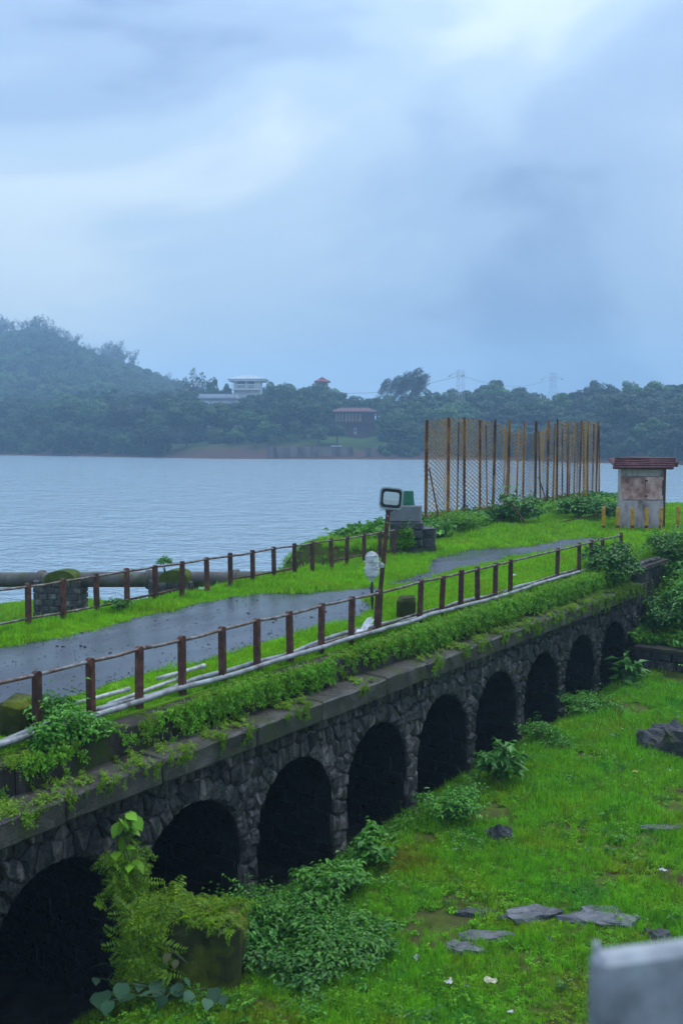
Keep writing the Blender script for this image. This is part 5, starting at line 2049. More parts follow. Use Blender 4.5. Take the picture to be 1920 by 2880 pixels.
shrub('leafy_bush', 'broad dark leafy bush in front of the second and third arches', gnd(-6.75, 9.0), 1.10, 0.85, 0.40, 2300, 0.085, 0.044, 'shrub_pale', 101, nstem=12)
shrub('leafy_bush', 'fine leaved lighter growth through the left of the broad bush', gnd(-7.2, 8.95), 0.65, 0.6, 0.62, 1300, 0.07, 0.030, 'shrub_pale', 131)
shrub('leafy_bush', 'tall ragged growth at the back of the broad bush', gnd(-7.0, 9.75), 0.55, 0.5, 0.58, 800, 0.10, 0.05, 'shrub_pale', 132)
shrub('leafy_bush', 'low trailing growth at the front of the broad bush', gnd(-6.5, 8.35), 0.7, 0.45, 0.28, 900, 0.08, 0.045, 'shrub', 133)
shrub('leafy_bush', 'lower bush of fine leaves beside the plastic bag', gnd(-6.1, 9.25), 0.6, 0.5, 0.36, 1300, 0.085, 0.045, 'shrub_pale', 102)
shrub('leafy_bush', 'small leafy bush between the mossy block and the broad bush', gnd(-7.1, 8.35), 0.42, 0.35, 0.40, 800, 0.09, 0.05, 'shrub', 103)
shrub('leafy_plant', 'tall pale leaved plant at the foot of the pier after the third arch', foot(1060, 2450), 0.30, 0.30, 0.62, 420, 0.13, 0.075, 'shrub_pale', 104, low=0.2)
shrub('leafy_plant', 'yellowish bushy plant before the foot of the third arch', foot(990, 2520), 0.34, 0.34, 0.42, 520, 0.10, 0.055, 'shrub_pale', 105)
shrub('leafy_plant', 'light green weed clump at the foot of the pier after the fourth arch', foot(1270, 2330), 0.62, 0.5, 0.52, 1300, 0.085, 0.040, 'shrub_pale', 106)
shrub('leafy_plant', 'blue green big leaved plant against the pier after the fifth arch', foot(1400, 2230), 0.42, 0.38, 0.78, 520, 0.17, 0.10, 'shrub', 107)
shrub('leafy_plant', 'fine leaved weed clump below the seventh arch', foot(1530, 2120), 0.6, 0.6, 0.36, 1000, 0.08, 0.035, 'shrub_pale', 108)
shrub('leafy_plant', 'dark green weeds below the eighth arch', foot(1660, 2030), 0.6, 0.7, 0.42, 1000, 0.09, 0.04, 'shrub_pale', 109)
shrub('leafy_plant', 'broad leaved young plant in the mouth of the farthest arch', gnd(-7.55, 22.0), 0.3, 0.3, 0.85, 60, 0.30, 0.15, 'shrub', 110, nstem=4)
shrub('leafy_plant', 'shrub on top of the low retaining wall', gnd(-5.0, 24.3), 1.0, 0.7, 0.8, 1600, 0.11, 0.055, 'shrub', 111)
shrub('leafy_plant', 'spreading green shrub at the right foot of the retaining wall', gnd(-5.6, 22.3), 0.9, 0.6, 0.5, 1300, 0.10, 0.045, 'shrub_pale', 112)
shrub('kerb_shrub', 'dark green leafy shrub growing at the nearest railing post', (-8.40, 7.15, -0.22), 0.42, 0.55, 0.62, 1900, 0.075, 0.042, 'shrub_pale', 113)
shrub('kerb_shrub', 'grassy weed tuft rising behind the nearest railing post', (-8.85, 7.2, 0.0), 0.28, 0.35, 0.42, 600, 0.11, 0.022, 'shrub_pale', 114)
shrub('kerb_shrub', 'leafy dark shrub swallowing the far end of the railing', (-8.25, 22.9, -0.35), 0.65, 0.95, 1.15, 2600, 0.12, 0.065, 'shrub', 115)
shrub('fence_shrub', 'large leaved dark shrub against the middle of the wire fence', gnd(-15.3, 32.9), 0.9, 0.9, 1.05, 1300, 0.18, 0.11, 'shrub', 116)
shrub('fence_shrub', 'bright leafy shrub between the wire fence and the hut', gnd(-14.3, 36.0), 0.9, 0.9, 0.95, 1500, 0.17, 0.10, 'shrub_pale', 117)
shrub('fence_shrub', 'dark shrub behind the leftmost bollards', gnd(-13.0, 35.3), 0.7, 0.7, 0.8, 1100, 0.14, 0.08, 'shrub', 118)
shrub('fence_shrub', 'bushy weeds at the left foot of the wire fence', gnd(-15.3, 28.6), 0.9, 1.2, 0.75, 2600, 0.09, 0.045, 'weed', 119)
shrub('bank_shrub', 'pale leaved shrub halfway up the bank on the right', gnd(-5.2, 26.2), 1.0, 1.0, 0.75, 1500, 0.14, 0.08, 'shrub', 120)
shrub('bank_shrub', 'lush dark bush beside the end of the bridge', gnd(-7.35, 24.3), 0.55, 0.7, 0.95, 1500, 0.12, 0.06, 'shrub', 141)
shrub('bank_shrub', 'bright weedy bush on the bank just above the low wall', gnd(-6.3, 24.2), 0.7, 0.6, 0.6, 1300, 0.10, 0.05, 'shrub_pale', 142)
shrub('bank_shrub', 'tall weedy bush behind the short wing wall', gnd(-7.9, 26.6), 0.8, 0.9, 0.8, 1700, 0.11, 0.05, 'shrub_pale', 143)
shrub('bank_shrub', 'dark spreading bush near the top of the bank', gnd(-6.2, 27.0), 1.1, 0.9, 0.75, 1700, 0.12, 0.06, 'shrub', 144)
shrub('bank_shrub', 'low green bush at the top of the bank before the bollards', gnd(-7.6, 29.3), 1.2, 1.0, 0.5, 1500, 0.10, 0.05, 'shrub_pale', 145)
shrub('bank_shrub', 'round green bush at the top of the bank right of the hut', gnd(-7.6, 36.5), 1.2, 1.6, 0.85, 1900, 0.13, 0.06, 'shrub_pale', 121)
shrub('bank_shrub', 'dark weedy bush on the bank beside the wing wall', gnd(-7.0, 25.0), 0.6, 1.0, 0.8, 1700, 0.11, 0.055, 'shrub_pale', 122)
shrub('pillar_weeds', 'fern like weeds climbing the front of the mossy pillar', tuple(PC + Rp @ Vector((-0.1, -0.36, -0.02))), 0.42, 0.16, 0.85, 1500, 0.085, 0.036, 'weed', 123)
shrub('pipe_sprout', 'little leafy sprout growing on the water pipe', tuple(PA + pdir * along_px(468) + Vector((0, 0, PR - 0.02))), 0.26, 0.2, 0.42, 90, 0.11, 0.06, 'shrub_pale', 124, nstem=2, low=0.5)
shrub('verge_shrub', 'small dark weed at the foot of the lake-side railing', (-13.45, 12.6, 0.0), 0.25, 0.25, 0.30, 250, 0.08, 0.04, 'shrub_pale', 125)


# big single leaves: each its own part
def big_leaf_mesh(name, heart=True):
    pr = [(0.0, 0.0, 0.0), (0.10, 0.30, 0.02), (0.30, 0.46, 0.035), (0.52, 0.42, 0.03), (0.75, 0.25, 0.0), (1.0, 0.0, -0.10)] if heart else \
         [(0.0, 0.0, 0.0), (0.15, 0.16, 0.02), (0.35, 0.30, 0.03), (0.60, 0.28, 0.02), (0.82, 0.14, -0.02), (1.0, 0.0, -0.10)]
    V, Fc = [], []
    for (u, w, z) in pr:
        V.append((u, 0, z - 0.03 * (u > 0 and u < 1)))
    mid = len(V)
    for s in (1, -1):
        o = len(V)
        for k, (u, w, z) in enumerate(pr[1:-1]):
            back = -0.10 if heart and k == 0 else 0
            V.append((u + back, s * w, z + 0.05 * w))
        ids = [0] + [o + k for k in range(len(pr) - 2)] + [mid - 1]
        for k in range(len(pr) - 1):
            q = [k, k + 1, ids[k + 1], ids[k]]
            q = list(dict.fromkeys(q))
            if len(q) > 2:
                Fc.append(tuple(q) if s < 0 else tuple(reversed(q)))
    m = bpy.data.meshes.new(name)
    m.from_pydata(V, [], Fc)
    for p in m.polygons:
        p.use_smooth = True
    return m


def leafy_stems(name, label, cat, base, leaves, mesh, mat, seed, stem_r=0.006):
    """leaves: (offset to the leaf's stalk end, heading, pitch, roll, length)"""
    t = thing(name, base, label, cat)
    mesh.materials.append(M[mat])
    rng = random.Random(seed)
    mb_ = MB()
    for (off, hd, pt, rl, ln) in leaves:
        p = Vector(base) + Vector(off)
        o = link('leaf', mesh, None, t, p)
        o.scale = (ln, ln, ln)
        o.rotation_euler = (rl, pt, hd)
        mid = Vector(base) + Vector(off) * 0.55 + Vector((0, 0, 0.05))
        mb_.tube([Vector(base), mid, p], [stem_r, stem_r * 0.8, stem_r * 0.5], 5)
    mb_.build('stem', M['stem'], t, True)
    return t


rv_ = random.Random(41)
hl = big_leaf_mesh('heart_leaf')
vine_base = gnd(-7.15, 7.32, 0.02)
lv = []
for (px, py, ln) in ((300, 2710, .15), (370, 2720, .16), (345, 2765, .17), (285, 2790, .18), (405, 2740, .13), (440, 2760, .15), (490, 2770, .16), (455, 2735, .14), (380, 2800, .15), (540, 2790, .12),
                     (600, 2780, .13), (585, 2810, .13), (620, 2800, .11), (505, 2790, .12), (320, 2735, .10), (335, 2700, .09), (425, 2790, .11), (470, 2805, .10), (270, 2750, .10), (395, 2765, .10), (555, 2815, .09), (310, 2815, .12), (520, 2750, .08)):
    p = on_z(px, py, vine_base[2] + rv_.uniform(0.16, 0.26))
    lv.append(((p[0] - vine_base[0], p[1] - vine_base[1], p[2] - vine_base[2]), -YAW - 0.9 + rv_.uniform(-1.7, 1.7), rv_.uniform(0.1, 0.75), rv_.uniform(-0.5, 0.5), ln * 1.4 * rv_.uniform(0.7, 1.1)))
leafy_stems('heart_leaf_vine', 'low vine with big blue green heart shaped leaves before the mossy block', 'vine', vine_base, lv, hl, 'heart', 1)

sap_base = (-7.80, 7.18, -0.90)
lv = []
for k in range(30):
    z = rv_.uniform(-0.34, 0.24)
    lv.append(((0.07 + rv_.uniform(0.0, 0.16), rv_.uniform(-0.13, 0.15) * (1.1 - abs(z)), z), rv_.uniform(-2.3, 1.2), rv_.uniform(-0.1, 1.2), rv_.uniform(-0.8, 0.8), rv_.uniform(0.11, 0.19)))
leafy_stems('fig_sapling', 'bright leafy sapling rooted under the bridge ledge above the nearest pier', 'sapling', sap_base, lv, big_leaf_mesh('fig_leaf', False), 'bright_leaf', 2)

cr_base = (-7.02, 7.42, -2.2)
lv = []
for k in range(5):
    p = on_z(400 + 24 * k + rv_.uniform(-5, 5), 2620 + 20 * k, -2.0 - 0.04 * k)
    lv.append(((p[0] - cr_base[0], p[1] - cr_base[1], p[2] - cr_base[2]), -1.2 + rv_.uniform(-0.6, 0.6), rv_.uniform(0.7, 1.2), 0, rv_.uniform(0.07, 0.12)))
leafy_stems('dry_creeper', 'thin creeper with pale withered leaves across the mossy block', 'creeper', cr_base, lv, big_leaf_mesh('creeper_leaf'), 'yellow_leaf', 3)


# ------------------------------------------------------------------ trees across the lake
def blob_crown(seed, rx, rz, nb, nleaf, ls, flat=0.75):
    rng = np.random.default_rng(seed)
    B = []
    for k in range(nb):
        v = rng.normal(size=3)
        v /= np.linalg.norm(v)
        r = rng.uniform(0.30, 0.80)
        B.append((v[0] * r * rx, v[1] * r * rx, v[2] * r * rz * flat + 0.05 * rz, rng.uniform(0.19, 0.34) * rx))
    B = np.array(B)
    which = rng.integers(0, nb, nleaf * 2)
    v = unit(rng, nleaf * 2)
    P = B[which, :3] + v * B[which, 3:4] * np.array([1, 1, 0.8]) * rng.uniform(0.72, 1.06, (nleaf * 2, 1))
    # drop leaves buried in other lobes
    dd = np.linalg.norm((P[:, None, :] - B[None, :, :3]) / np.array([1, 1, 0.8]), axis=2) / B[None, :, 3]
    dd[np.arange(len(P)), which] = 9
    ok = dd.min(1) > 0.72
    P, v = P[ok][:nleaf], v[ok][:nleaf]
    n = len(P)
    a = unit(rng, n)
    nor = v + rng.normal(0, 0.45, (n, 3)) + np.array([0, 0, 0.35])
    s1 = np.cross(nor, a)
    s1 /= np.linalg.norm(s1, axis=1, keepdims=True)
    s2 = np.cross(nor, s1)
    s2 /= np.linalg.norm(s2, axis=1, keepdims=True)
    s = (ls * rng.uniform(0.55, 1.2, n))[:, None]
    V = np.stack([P - s1 * s * 0.5, P + s2 * s * 0.38, P + s1 * s * 0.5, P - s2 * s * 0.38], 1).reshape(-1, 3)
    i = np.arange(n) * 4
    return np_mesh('crown', V, np.stack([i, i + 1, i + 2, i + 3], 1))


def plume_crown(seed, h, spread, nplume, per, ls, lean=(0, 0), up=1.0):
    rng = np.random.default_rng(seed)
    cen, di, no = [], [], []
    for k in range(nplume):
        t0 = rng.uniform(0.05, 0.75)
        a = rng.uniform(0, 2 * math.pi)
        ln = h * rng.uniform(0.22, 0.42)
        d = np.array([math.cos(a) * spread + lean[0], math.sin(a) * spread + lean[1], up * rng.uniform(0.7, 1.2)])
        d /= np.linalg.norm(d)
        b = np.array([lean[0] * t0 * h * 0.4, lean[1] * t0 * h * 0.4, h * t0]) + np.array([math.cos(a), math.sin(a), 0]) * h * 0.10 * (1 - t0)
        for j in range(per):
            u = rng.uniform()
            w = 0.045 * h * math.sin(math.pi * min(1, 0.15 + u * 0.85)) + 0.01 * h
            cen.append(b + d * ln * u + rng.normal(size=3) * w * 0.55)
            di.append(d + rng.normal(size=3) * 0.45)
            no.append(rng.normal(size=3))
    n = len(cen)
    V, Fc = leaf_arrays(cen, di, no, ls * rng.uniform(0.6, 1.2, n), ls * 0.38 * rng.uniform(0.7, 1.2, n), 0.1)
    return np_mesh('crown', V, Fc)


def trunk_mesh(seed, h, r, spread, nl=4):
    rng = random.Random(seed)
    mb_ = MB()
    bend = rng.uniform(-0.06, 0.06) * h
    mb_.tube([(0, 0, -0.6), (bend * 0.3, 0, h * 0.3), (bend, bend * 0.5, h * 0.75)], [r * 1.25, r, r * 0.55], 7)
    for k in range(nl):
        a = 2 * math.pi * k / nl + rng.uniform(-0.4, 0.4)
        b = Vector((bend * 0.3, 0, h * rng.uniform(0.28, 0.6)))
        e = b + Vector((math.cos(a) * spread * rng.uniform(0.5, 0.9), math.sin(a) * spread * rng.uniform(0.5, 0.9), h * rng.uniform(0.2, 0.42)))
        mb_.tube([b, b.lerp(e, 0.5) + Vector((0, 0, 0.12 * h)), e], [r * 0.6, r * 0.4, r * 0.16], 5)
    m = bpy.data.meshes.new('trunk')
    m.from_pydata(mb_.v, [], mb_.f)
    return m


# prototypes are modelled at 9 m height and scaled
CROWN = []
for i in range(7):
    rx = (3.6, 4.2, 3.3, 4.6, 3.9, 3.0, 4.4)[i]
    rz = (4.3, 4.0, 4.6, 3.8, 4.3, 4.4, 4.1)[i]
    m = blob_crown(800 + i, rx, rz, (30, 36, 28, 38, 32, 26, 36)[i], 4200, 0.46)
    m.materials.append(M['tree_light'] if i in (1, 4) else M['tree'])
    tm = trunk_mesh(820 + i, 7.5, 0.28, rx * 0.8)
    tm.materials.append(M['bark'])
    CROWN.append((m, tm, 9.0 - rz * 0.95, rx))
PLUME = []
for i in range(4):
    m = plume_crown(840 + i, 10.0, (0.35, 0.5, 0.42, 0.3)[i], (26, 34, 30, 20)[i], 46, 0.42, up=1.1)
    m.materials.append(M['casuarina'])
    tm = trunk_mesh(850 + i, 9.5, 0.16, 1.2, 5)
    tm.materials.append(M['bark'])
    PLUME.append((m, tm))


def tree(name, label, px, d, h, proto_i, rot, group, plume=False, wide=1.0, sink=0.0):
    z = float(far_h(px, d)) - sink
    p = at_depth(px, d, z)
    t = thing(name, p, label, 'tree', group)
    src = PLUME[proto_i % 4] if plume else CROWN[proto_i % 7]
    k = h / (10.5 if plume else 9.0)
    crown = bpy.data.objects.new('crown', src[0])
    trunk = bpy.data.objects.new('trunk', src[1])
    for o in (crown, trunk):
        COL.objects.link(o)
        o.parent = t
        o.scale = (k * wide, k * wide, k)
    if not plume:
        crown.location = (0, 0, src[2] * k)
    t.rotation_euler = (0, 0, rot)
    return t


rt_ = random.Random(55)
ntree = 0
ROWS = [(5, 62), (13, 66), (23, 72), (35, 76), (47, 78), (60, 76), (72, 70)]
for ri, (e, step) in enumerate(ROWS):
    px = -260 + rt_.uniform(0, 40)
    while px < 2180:
        px += step * rt_.uniform(0.72, 1.28)
        D0 = float(np.interp(px, SHORE_X, SHORE_D))
        d = D0 + e + rt_.uniform(-3, 3)
        h = rt_.uniform(6.0, 10.5)
        if ri == 0:
            if 470 < px < 1120:
                continue
            if 40 < px < 90:
                continue
            h = rt_.uniform(4.5, 7.5)
        if ri == 1:
            h = rt_.uniform(4.0, 6.5)
        if ri == 1 and 470 < px < 740:
            h = rt_.uniform(3.0, 4.6)
        if ri in (1, 2) and 905 < px < 1062:
            continue
        if ri == 3 and 915 < px < 1048:
            continue
        zt_ = float(far_h(px, d)) + h
        ytop = 1212 - (zt_ - CAMZ) / d * FPX
        # keep the crowns under the skyline of the wood, and clear of the pavilion
        ysil = float(np.interp(px, SIL_X, SIL_Y)) + rt_.uniform(-4, 9)
        if 625 < px < 765:
            ysil = max(ysil, 1102)
        if 545 < px <= 625:
            ysil = max(ysil, 1116)
        if 875 < px < 940:
            ysil = max(ysil, 1074)
        if px < 150 and ri > 3:
            ysil = max(ysil, 1108)
        if ri == 6:
            h = CAMZ + (1212 - ysil) / FPX * d - float(far_h(px, d))
        elif ytop < ysil:
            h = CAMZ + (1212 - ysil) / FPX * d - float(far_h(px, d))
        h = min(h, 11.5)
        if h < 2.6:
            continue
        reg = ('left end of the far wood' if px < 480 else 'far wood below the white pavilion' if px < 900 else
               'far wood around the red house' if px < 1190 else 'far wood behind the wire fence' if px < 1700 else 'far slope behind the hut')
        row_ = 'shoreline' if ri < 2 else 'middle' if ri < 5 else 'skyline'
        tree('broadleaf_tree', 'dark tree in the %s row, %s' % (row_, reg), px, d, h, rt_.randrange(7), rt_.uniform(0, 6.28), '%s trees, %s' % (row_, reg), wide=rt_.uniform(1.05, 1.5))
        ntree += 1
print('trees', ntree)



def top_tree(name, label, px, d, ytop, i, rot, wide=1.0, plume=False):
    return tree(name, label, px, d, z_of(ytop, d) - float(far_h(px, d)), i, rot, None, plume, wide)


top_tree('round_tree', 'dark round headed tree left of the white pavilion', 598, 262, 1053, 0, 1.0, 0.62)
top_tree('round_tree', 'dark tree hugging the left wall of the white pavilion', 638, 266, 1062, 2, 2.0, 0.5)
top_tree('round_tree', 'bushy tree top right of the white pavilion', 768, 262, 1064, 4, 2.6, 0.85)
top_tree('round_tree', 'broad crown between the pavilion and the red tower roof', 835, 258, 1066, 3, 0.6, 1.0)
top_tree('round_tree', 'dense crown hiding the walls of the red roofed tower', 905, 262, 1069, 1, 1.9, 1.1)
top_tree('round_tree', 'high crown on the skyline right of the left pylon', 1395, 262, 1050, 5, 0.2, 0.85)
top_tree('round_tree', 'ragged crown on the skyline right of the right pylon', 1665, 255, 1052, 2, 0.9, 0.7)
top_tree('lone_tree', 'small pale green tree in front of the far retaining wall wood', 748, 224, 1178, 1, 0.3, 1.2)
top_tree('lone_tree', 'large bright crowned tree below the red roofed tower', 845, 228, 1110, 3, 0.9, 1.1)
top_tree('lone_tree', 'small round tree in front of the red house', 948, 219, 1188, 3, 1.3, 1.2)
top_tree('lone_tree', 'pale bushy tree right of the red house', 1105, 214, 1178, 5, 2.2, 1.5)
top_tree('feathery_tree', 'tall misty feathery tree left of the dark round tree', 545, 300, 1036, 1, 0.4, 1.7, True)

# wind-blown feathery tree on the skyline
wmesh = plume_crown(877, 8.5, 0.35, 44, 46, 0.42, lean=(R_[0] * 0.75, R_[1] * 0.75), up=0.55)
wmesh.materials.append(M['casuarina'])
PLUME.append((wmesh, PLUME[0][1]))
p = at_depth(1062, 258, z_of(1122, 258))
wt = thing('windswept_tree', p, 'windswept feathery tree leaning right on the skyline', 'tree')
for k, (off, zo, sc_) in enumerate(((0.0, 0.0, 0.72), (2.0, -0.2, 0.85), (4.2, 0.2, 0.95), (6.2, 0.6, 1.0), (8.0, 0.0, 0.9), (3.0, -1.5, 0.9), (6.5, -1.5, 0.9))):
    o = bpy.data.objects.new('crown', wmesh)
    COL.objects.link(o)
    o.parent = wt
    o.location = (R_[0] * off, R_[1] * off + 0.3 * k, zo)
    o.rotation_euler = (0, 0, 0.3 * (k % 3 - 1))
    o.scale = (sc_ * 1.05, sc_ * 1.05, sc_ * 0.95)
o = bpy.data.objects.new('trunk', trunk_mesh(878, 5.0, 0.2, 3.0, 5))
o.data.materials.append(M['bark'])
COL.objects.link(o)
o.parent = wt
o.location = (0, 0, -3.0)

# feathery trees along the ridge of the left hill
ridge = [(-20, 890, 2), (8, 890, 0), (28, 882, 1), (48, 905, 3), (70, 898, 2), (98, 886, 1), (116, 882, 2), (140, 895, 0), (150, 905, 1), (165, 918, 3), (188, 922, 2), (215, 930, 1), (250, 968, 0), (265, 972, 2), (295, 962, 1), (315, 958, 2), (335, 958, 3), (345, 972, 1), (378, 985, 0), (468, 1046, 1)]
for k, (px, ytop, i) in enumerate(ridge):
    d = float(np.interp(px, SHORE_X, SHORE_D)) + 326
    z0 = float(far_h(px, d))
    h = max(9.0, min(z_of(ytop, d) - z0, 26)) * 0.97
    tree('feathery_tree', ('feathery tree standing apart at the right end of the hill ridge' if px == 378 else 'tiny feathery tree on the low end of the hill' if px == 468 else
                           'misty feathery tree on the ridge of the left hill'), px, d, h, i, k * 1.3, None if px in (378, 468) else 'feathery trees on the hill ridge', plume=True, wide=(1.5, 1.8, 1.3, 1.6)[k % 4])


def far_woods():
    rng = np.random.default_rng(77)
    protos = [bpy.data.objects.new('crown_clump', c[0]) for c in CROWN]
    n = 1900
    px = rng.uniform(-420, 600, n)
    e = 78 + 262 * rng.uniform(0, 1, n) ** 0.8
    d = np.interp(px, SHORE_X, SHORE_D) + e
    z = far_h(px, d)
    keep = z > 3.5
    px, d, z, e = px[keep], d[keep], z[keep], e[keep]
    P = FH[None] * d[:, None] + R_[None] * ((px - CX) / FPX * d * math.cos(PITCH))[:, None]
    P[:, 2] = z + 1.5
    n = len(P)
    s = rng.uniform(0.8, 1.7, n)
    scatter('hillside_wood', P, rz_rots(rng, n, 0.1), s, protos, 'hazy wooded hillside rising at the far left', 'wood')
    # wood beyond the skyline on the right and undergrowth of the shore
    n = 3200
    px = rng.uniform(-300, 2250, n)
    e = rng.uniform(4, 88, n)
    d = np.interp(px, SHORE_X, SHORE_D) + e
    z = far_h(px, d)
    ok = ~((px > 735) & (px < 1070) & (e < 34)) & ~((px > 470) & (px < 740) & (e < 15)) & ~((px > 540) & (px < 770) & (e > 30))
    px, d, z = px[ok], d[ok], z[ok]
    P = FH[None] * d[:, None] + R_[None] * ((px - CX) / FPX * d * math.cos(PITCH))[:, None]
    P[:, 2] = z + 0.6
    n = len(P)
    scatter('shore_undergrowth', P, rz_rots(rng, n, 0.1), rng.uniform(0.25, 0.6, n), protos, 'tangled undergrowth filling the wood across the lake', 'undergrowth')


far_woods()


# ------------------------------------------------------------------ houses across the lake
class House:
    def __init__(self, name, label, px, d, zg):
        self.p = Vector(at_depth(px, d, zg))
        self.t = thing(name, self.p, label, 'house')
        self.a = YAW
        self.R = Matrix.Rotation(YAW, 3, 'Z')

    def w(self, x, y, z):
        return self.p + self.R @ Vector((x, y, z))

    def box(self, name, mat, x0, x1, y0, y1, z0, z1, parent=None):
        c = self.w((x0 + x1) / 2, (y0 + y1) / 2, (z0 + z1) / 2)
        mb_ = MB().box(c, (x1 - x0, y1 - y0, z1 - z0), rz=self.a)
        return mb_.build(name, M[mat], parent or self.t)

    def hip(self, name, mat, x0, x1, y0, y1, z0, z1, ridge_=0.3, parent=None):
        cx_, cy_ = (x0 + x1) / 2, (y0 + y1) / 2
        hw = (x1 - x0) / 2 * ridge_
        V = [self.w(x0, y0, z0), self.w(x1, y0, z0), self.w(x1, y1, z0), self.w(x0, y1, z0), self.w(cx_ - hw, cy_, z1), self.w(cx_ + hw, cy_, z1)]
        V += [self.w(x0, y0, z0 - 0.25), self.w(x1, y0, z0 - 0.25), self.w(x1, y1, z0 - 0.25), self.w(x0, y1, z0 - 0.25)]
        Fc = [(0, 1, 5, 4), (1, 2, 5), (2, 3, 4, 5), (3, 0, 4), (6, 7, 1, 0), (7, 8, 2, 1), (8, 9, 3, 2), (9, 6, 0, 3), (9, 8, 7, 6)]
        return MB().add(V, Fc).build(name, M[mat], parent or self.t)


# white pavilion on the crest
d = 268.0
k_ = d / FPX
zb = float(far_h(695, d))
H = House('white_pavilion', 'white hill top house with balcony and hipped pale roof', 695, d, zb)


def zz(y):
    return z_of(y, d) - zb


xl, xr = (658 - 695) * k_, (733 - 695) * k_
H.box('wall', 'pav_white', xl, xr, 0, 6.5, -2, zz(1095))
for x0, x1 in (((658 - 695) * k_, (664 - 695) * k_), ((690 - 695) * k_, (694 - 695) * k_), ((716 - 695) * k_, (733 - 695) * k_)):
    H.box('pillar', 'pav_white', x0, x1, 0.02, 0.5, zz(1095), zz(1066))
H.box('back_wall', 'pav_white', xl, xr, 3.0, 6.5, zz(1095) + 0.01, zz(1066))
for x0, x1 in (((666 - 695) * k_, (688 - 695) * k_), ((696 - 695) * k_, (714 - 695) * k_)):
    wdw = H.box('window', 'pav_white', x0, x1, 2.86, 2.99, zz(1090), zz(1070))
    H.box('pane', 'pav_glass', x0 + 0.15, (x0 + x1) / 2 - 0.05, 2.80, 2.85, zz(1089), zz(1071), wdw)
    H.box('pane', 'pav_glass', (x0 + x1) / 2 + 0.05, x1 - 0.15, 2.80, 2.85, zz(1089), zz(1071), wdw)
bal = H.box('balcony', 'pav_white', (653 - 695) * k_, (735 - 695) * k_, -1.2, -0.01, zz(1095) - 0.2, zz(1095) + 0.06)
H.box('balcony_rail', 'pav_white', (653 - 695) * k_, (735 - 695) * k_, -1.2, -1.05, zz(1083), zz(1081), bal)
for i in range(24):
    x = (653.5 - 695 + i * 81 / 23) * k_
    H.box('baluster', 'pav_white', x - 0.055, x + 0.055, -1.17, -1.07, zz(1095) + 0.07, zz(1083) - 0.002, bal)
rf_ = H.hip('roof', 'pav_roof', (643 - 695) * k_, (751 - 695) * k_, -1.6, 8.2, zz(1066), zz(1053.5), 0.28)
H.box('fascia', 'pav_white', (645 - 695) * k_, (749 - 695) * k_, -1.5, 8.1, zz(1066) - 0.55, zz(1066) - 0.26, rf_)

# lower wing to its left
d = 256.0
k_ = d / FPX
zb = float(far_h(610, d))
H = House('grey_wing', 'long low grey white building below and left of the white pavilion', 612, d, zb - 0.5)
zb -= 0.5
H.box('wall', 'wing_grey', (566 - 612) * k_, (664 - 612) * k_, 0, 6, -1, zz(1122))
rf_ = H.box('roof', 'wing_grey', (559 - 612) * k_, (667 - 612) * k_, -0.8, 6.4, zz(1121), zz(1116))
H.box('parapet', 'wing_grey', (562 - 612) * k_, (664 - 612) * k_, -0.2, 5.8, zz(1116) + 0.005, zz(1108), rf_)
for i in range(3):
    x0 = (570 + i * 27 - 612) * k_
    wdw = H.box('window', 'pav_white', x0, x0 + 20 * k_, -0.10, -0.01, zz(1156), zz(1130))
    H.box('pane', 'pav_glass', x0 + 0.2, x0 + 20 * k_ - 0.2, -0.16, -0.11, zz(1150), zz(1133), wdw)

# red tiled tower roof
d = 270.0
k_ = d / FPX
zb = float(far_h(906, d))
H = House('red_tower', 'little tower with red tiled pagoda roof above the trees', 906, d, zb)
H.box('wall', 'tan_wall', -1.5, 1.5, -1.5, 1.5, -1, zz(1075))
rf_ = H.hip('roof', 'tile_red', (884 - 906) * k_, (929 - 906) * k_, -2.1, 2.1, zz(1073), zz(1064), 0.25)
rf2 = H.hip('upper_roof', 'tile_red', -0.75, 0.75, -0.75, 0.75, zz(1064.5), zz(1060.5), 0.05)
H.box('finial', 'tile_red', -0.07, 0.07, -0.07, 0.07, zz(1061), zz(1058), rf2)

# dark red house with tan blinds
d = 236.0
k_ = d / FPX
zb = z_of(1230, d)
H = House('red_house', 'dark red two storey house with tan blinds among the trees', 995, d, zb)
H.box('wall', 'house_red', (938 - 995) * k_, (1054 - 995) * k_, 0.6, 6, -2, zz(1158))
H.box('floor_slab', 'house_red', (936 - 995) * k_, (1056 - 995) * k_, -0.6, 0.59, zz(1190), zz(1186.5))
H.box('base', 'house_red', (936 - 995) * k_, (1056 - 995) * k_, -0.8, 0.58, -2, zz(1222))
rf_ = H.hip('roof', 'house_red', (930 - 995) * k_, (1062 - 995) * k_, -1.2, 6.5, zz(1157), zz(1146), 0.6)
for i, (a, b) in enumerate(((943, 949), (951, 957), (959, 965), (970, 977), (979, 986), (988, 995), (998, 1005), (1008, 1016))):
    H.box('blind', 'blind', (a - 995) * k_, (b - 995) * k_, 0.42, 0.59, zz(1185), zz(1162))
for a in (939, 967, 1018, 1040, 1052):
    H.box('column', 'house_red', (a - 995) * k_ - 0.1, (a - 995) * k_ + 0.1, -0.5, -0.25, zz(1222) + 0.01, zz(1190) - 0.01)
dr = H.box('door', 'wing_grey', (994 - 995) * k_, (1003 - 995) * k_, 0.45, 0.59, zz(1221), zz(1204))
H.box('pane', 'pav_glass', (996 - 995) * k_, (1001 - 995) * k_, 0.40, 0.44, zz(1215), zz(1206), dr)

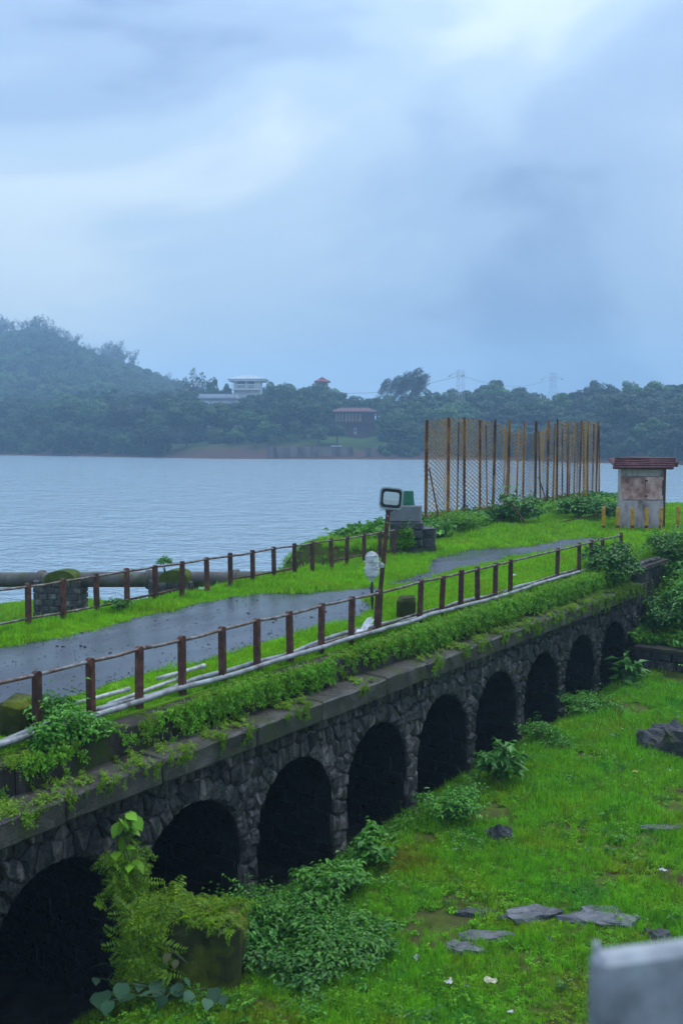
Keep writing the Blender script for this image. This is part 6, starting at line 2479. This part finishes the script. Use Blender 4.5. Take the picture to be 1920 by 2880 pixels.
# lake-side retaining wall
d = 208.5
k_ = d / FPX
zb = z_of(1279, d)
H = House('lakeside_wall', 'stained tan retaining wall along the far shore below the red house', 858, d, zb)
H.t['category'] = 'wall'
x = 750
i = 0
while x < 964:
    w_ = 30.5
    H.box('wall_panel', 'tan_wall', (x - 858) * k_ + 0.02, (x + w_ - 858) * k_ - 0.02, 0, 0.8, -1.2, zz(1256 + (i % 2) * 0.6))
    x += w_
    i += 1
H.box('wall_cap', 'wing_grey', (930 - 858) * k_, (962 - 858) * k_, -0.2, 0.9, zz(1256) + 0.03, zz(1253.5))
H2 = House('lakeside_wall', 'short pale stretch of retaining wall right of the long stained one', 1040, d - 1, zb)
H2.t['category'] = 'wall'
H2.box('wall_panel', 'tan_wall', -1.2, 1.2, 0, 0.7, -1.2, zz(1259))


# ------------------------------------------------------------------ pylons
def pylon(label, px, d, ytop, ybase, arm_l, arm_r, arm_y, s=1.0):
    zb = z_of(ybase, d)
    zt_ = z_of(ytop, d)
    p = Vector(at_depth(px, d, zb))
    t = thing('pylon', p, label, 'pylon')
    Rr = Matrix.Rotation(YAW + 0.3, 3, 'Z')
    hh = zt_ - zb
    kq = d / FPX

    def lv_(u):
        wv = (1.35 * (1 - u) + 0.55 * u) if u < 0.72 else 0.62
        return wv * s
    r_ = 0.028 * s
    levels = [0, 0.16, 0.32, 0.46, 0.59, 0.72, 0.82, 0.91, 1.0]

    def corner(u, i):
        wv = lv_(u)
        sx, sy = ((-1, -1), (1, -1), (1, 1), (-1, 1))[i]
        return p + Rr @ Vector((sx * wv, sy * wv, 0)) + Vector((0, 0, u * hh))
    for i in range(4):
        MB().tube([corner(u, i) for u in levels], r_ * 1.3, 4).build('leg', M['steel'], t)
    mb_ = MB()
    for a, b in zip(levels[:-1], levels[1:]):
        for i in range(4):
            j = (i + 1) % 4
            mb_.tube([corner(a, i), corner(b, j)], r_ * 0.7, 3)
            mb_.tube([corner(b, i), corner(b, j)], r_ * 0.7, 3)
    o = mb_.build('bracing', M['steel'], t, fix=False)
    za = z_of(arm_y, d)
    c = Vector((p.x, p.y, za))
    for (xx, dz) in ((arm_l, 0), (arm_r, 0)):
        e = c + Vector(R_) * (xx * kq)
        mb_ = MB().tube([c + Vector((0, 0, 0.55)), e], r_, 4).tube([c, e], r_, 4)
        ar = mb_.build('cross_arm', M['steel'], t)
        MB().tube([e, e + Vector((0, 0, -0.25)), e + Vector((-R_[0], -R_[1], -0.9)) * 0.6], 0.10, 5).build('insulator', M['wire'], ar)
    return c


c1 = pylon('lattice power pylon behind the left part of the wire fence', 1293, 226, 1041, 1275, -26, 10, 1052)
c2 = pylon('lattice power pylon rising behind the trees above the fence', 1553, 282, 1050, 1180, -28, 26, 1063)
for k, (a, b, lab) in enumerate(((c1, Vector(at_depth(860, 262, z_of(1092, 262))), 'thin power line running left from the pylon over the trees'),
                                 (c1, c2, 'thin power line strung between the two pylons'))):
    pts_ = [a.lerp(b, u) + Vector((0, 0, -2.2 * math.sin(math.pi * u) - 0.3)) for u in np.linspace(0, 1, 13)]
    tag(MB().tube(pts_, 0.035, 4).build('power_line', M['wire'], None, False, origin=a), lab, 'cable')

# ------------------------------------------------------------------ haze over lake and hills
hz = bpy.data.materials.new('haze')
hz.use_nodes = True
hz.node_tree.nodes.clear()
ho = N(hz.node_tree, 'ShaderNodeOutputMaterial')
pv = N(hz.node_tree, 'ShaderNodeVolumePrincipled')
pv.inputs['Color'].default_value = (0.52, 0.76, 1.0, 1)
pv.inputs['Density'].default_value = 0.0010
pv.inputs['Anisotropy'].default_value = 0.0
L(hz.node_tree, pv.outputs[0], ho.inputs['Volume'])
hm = MB().box((-150, 350, 38.0), (1900, 1500, 96.0))
ho_ = hm.build('haze', hz)
tag(ho_, 'blue rainy haze over lake and hills', 'haze', kind='stuff')

for o in bpy.data.objects:
    if '_at' in o:
        del o['_at']
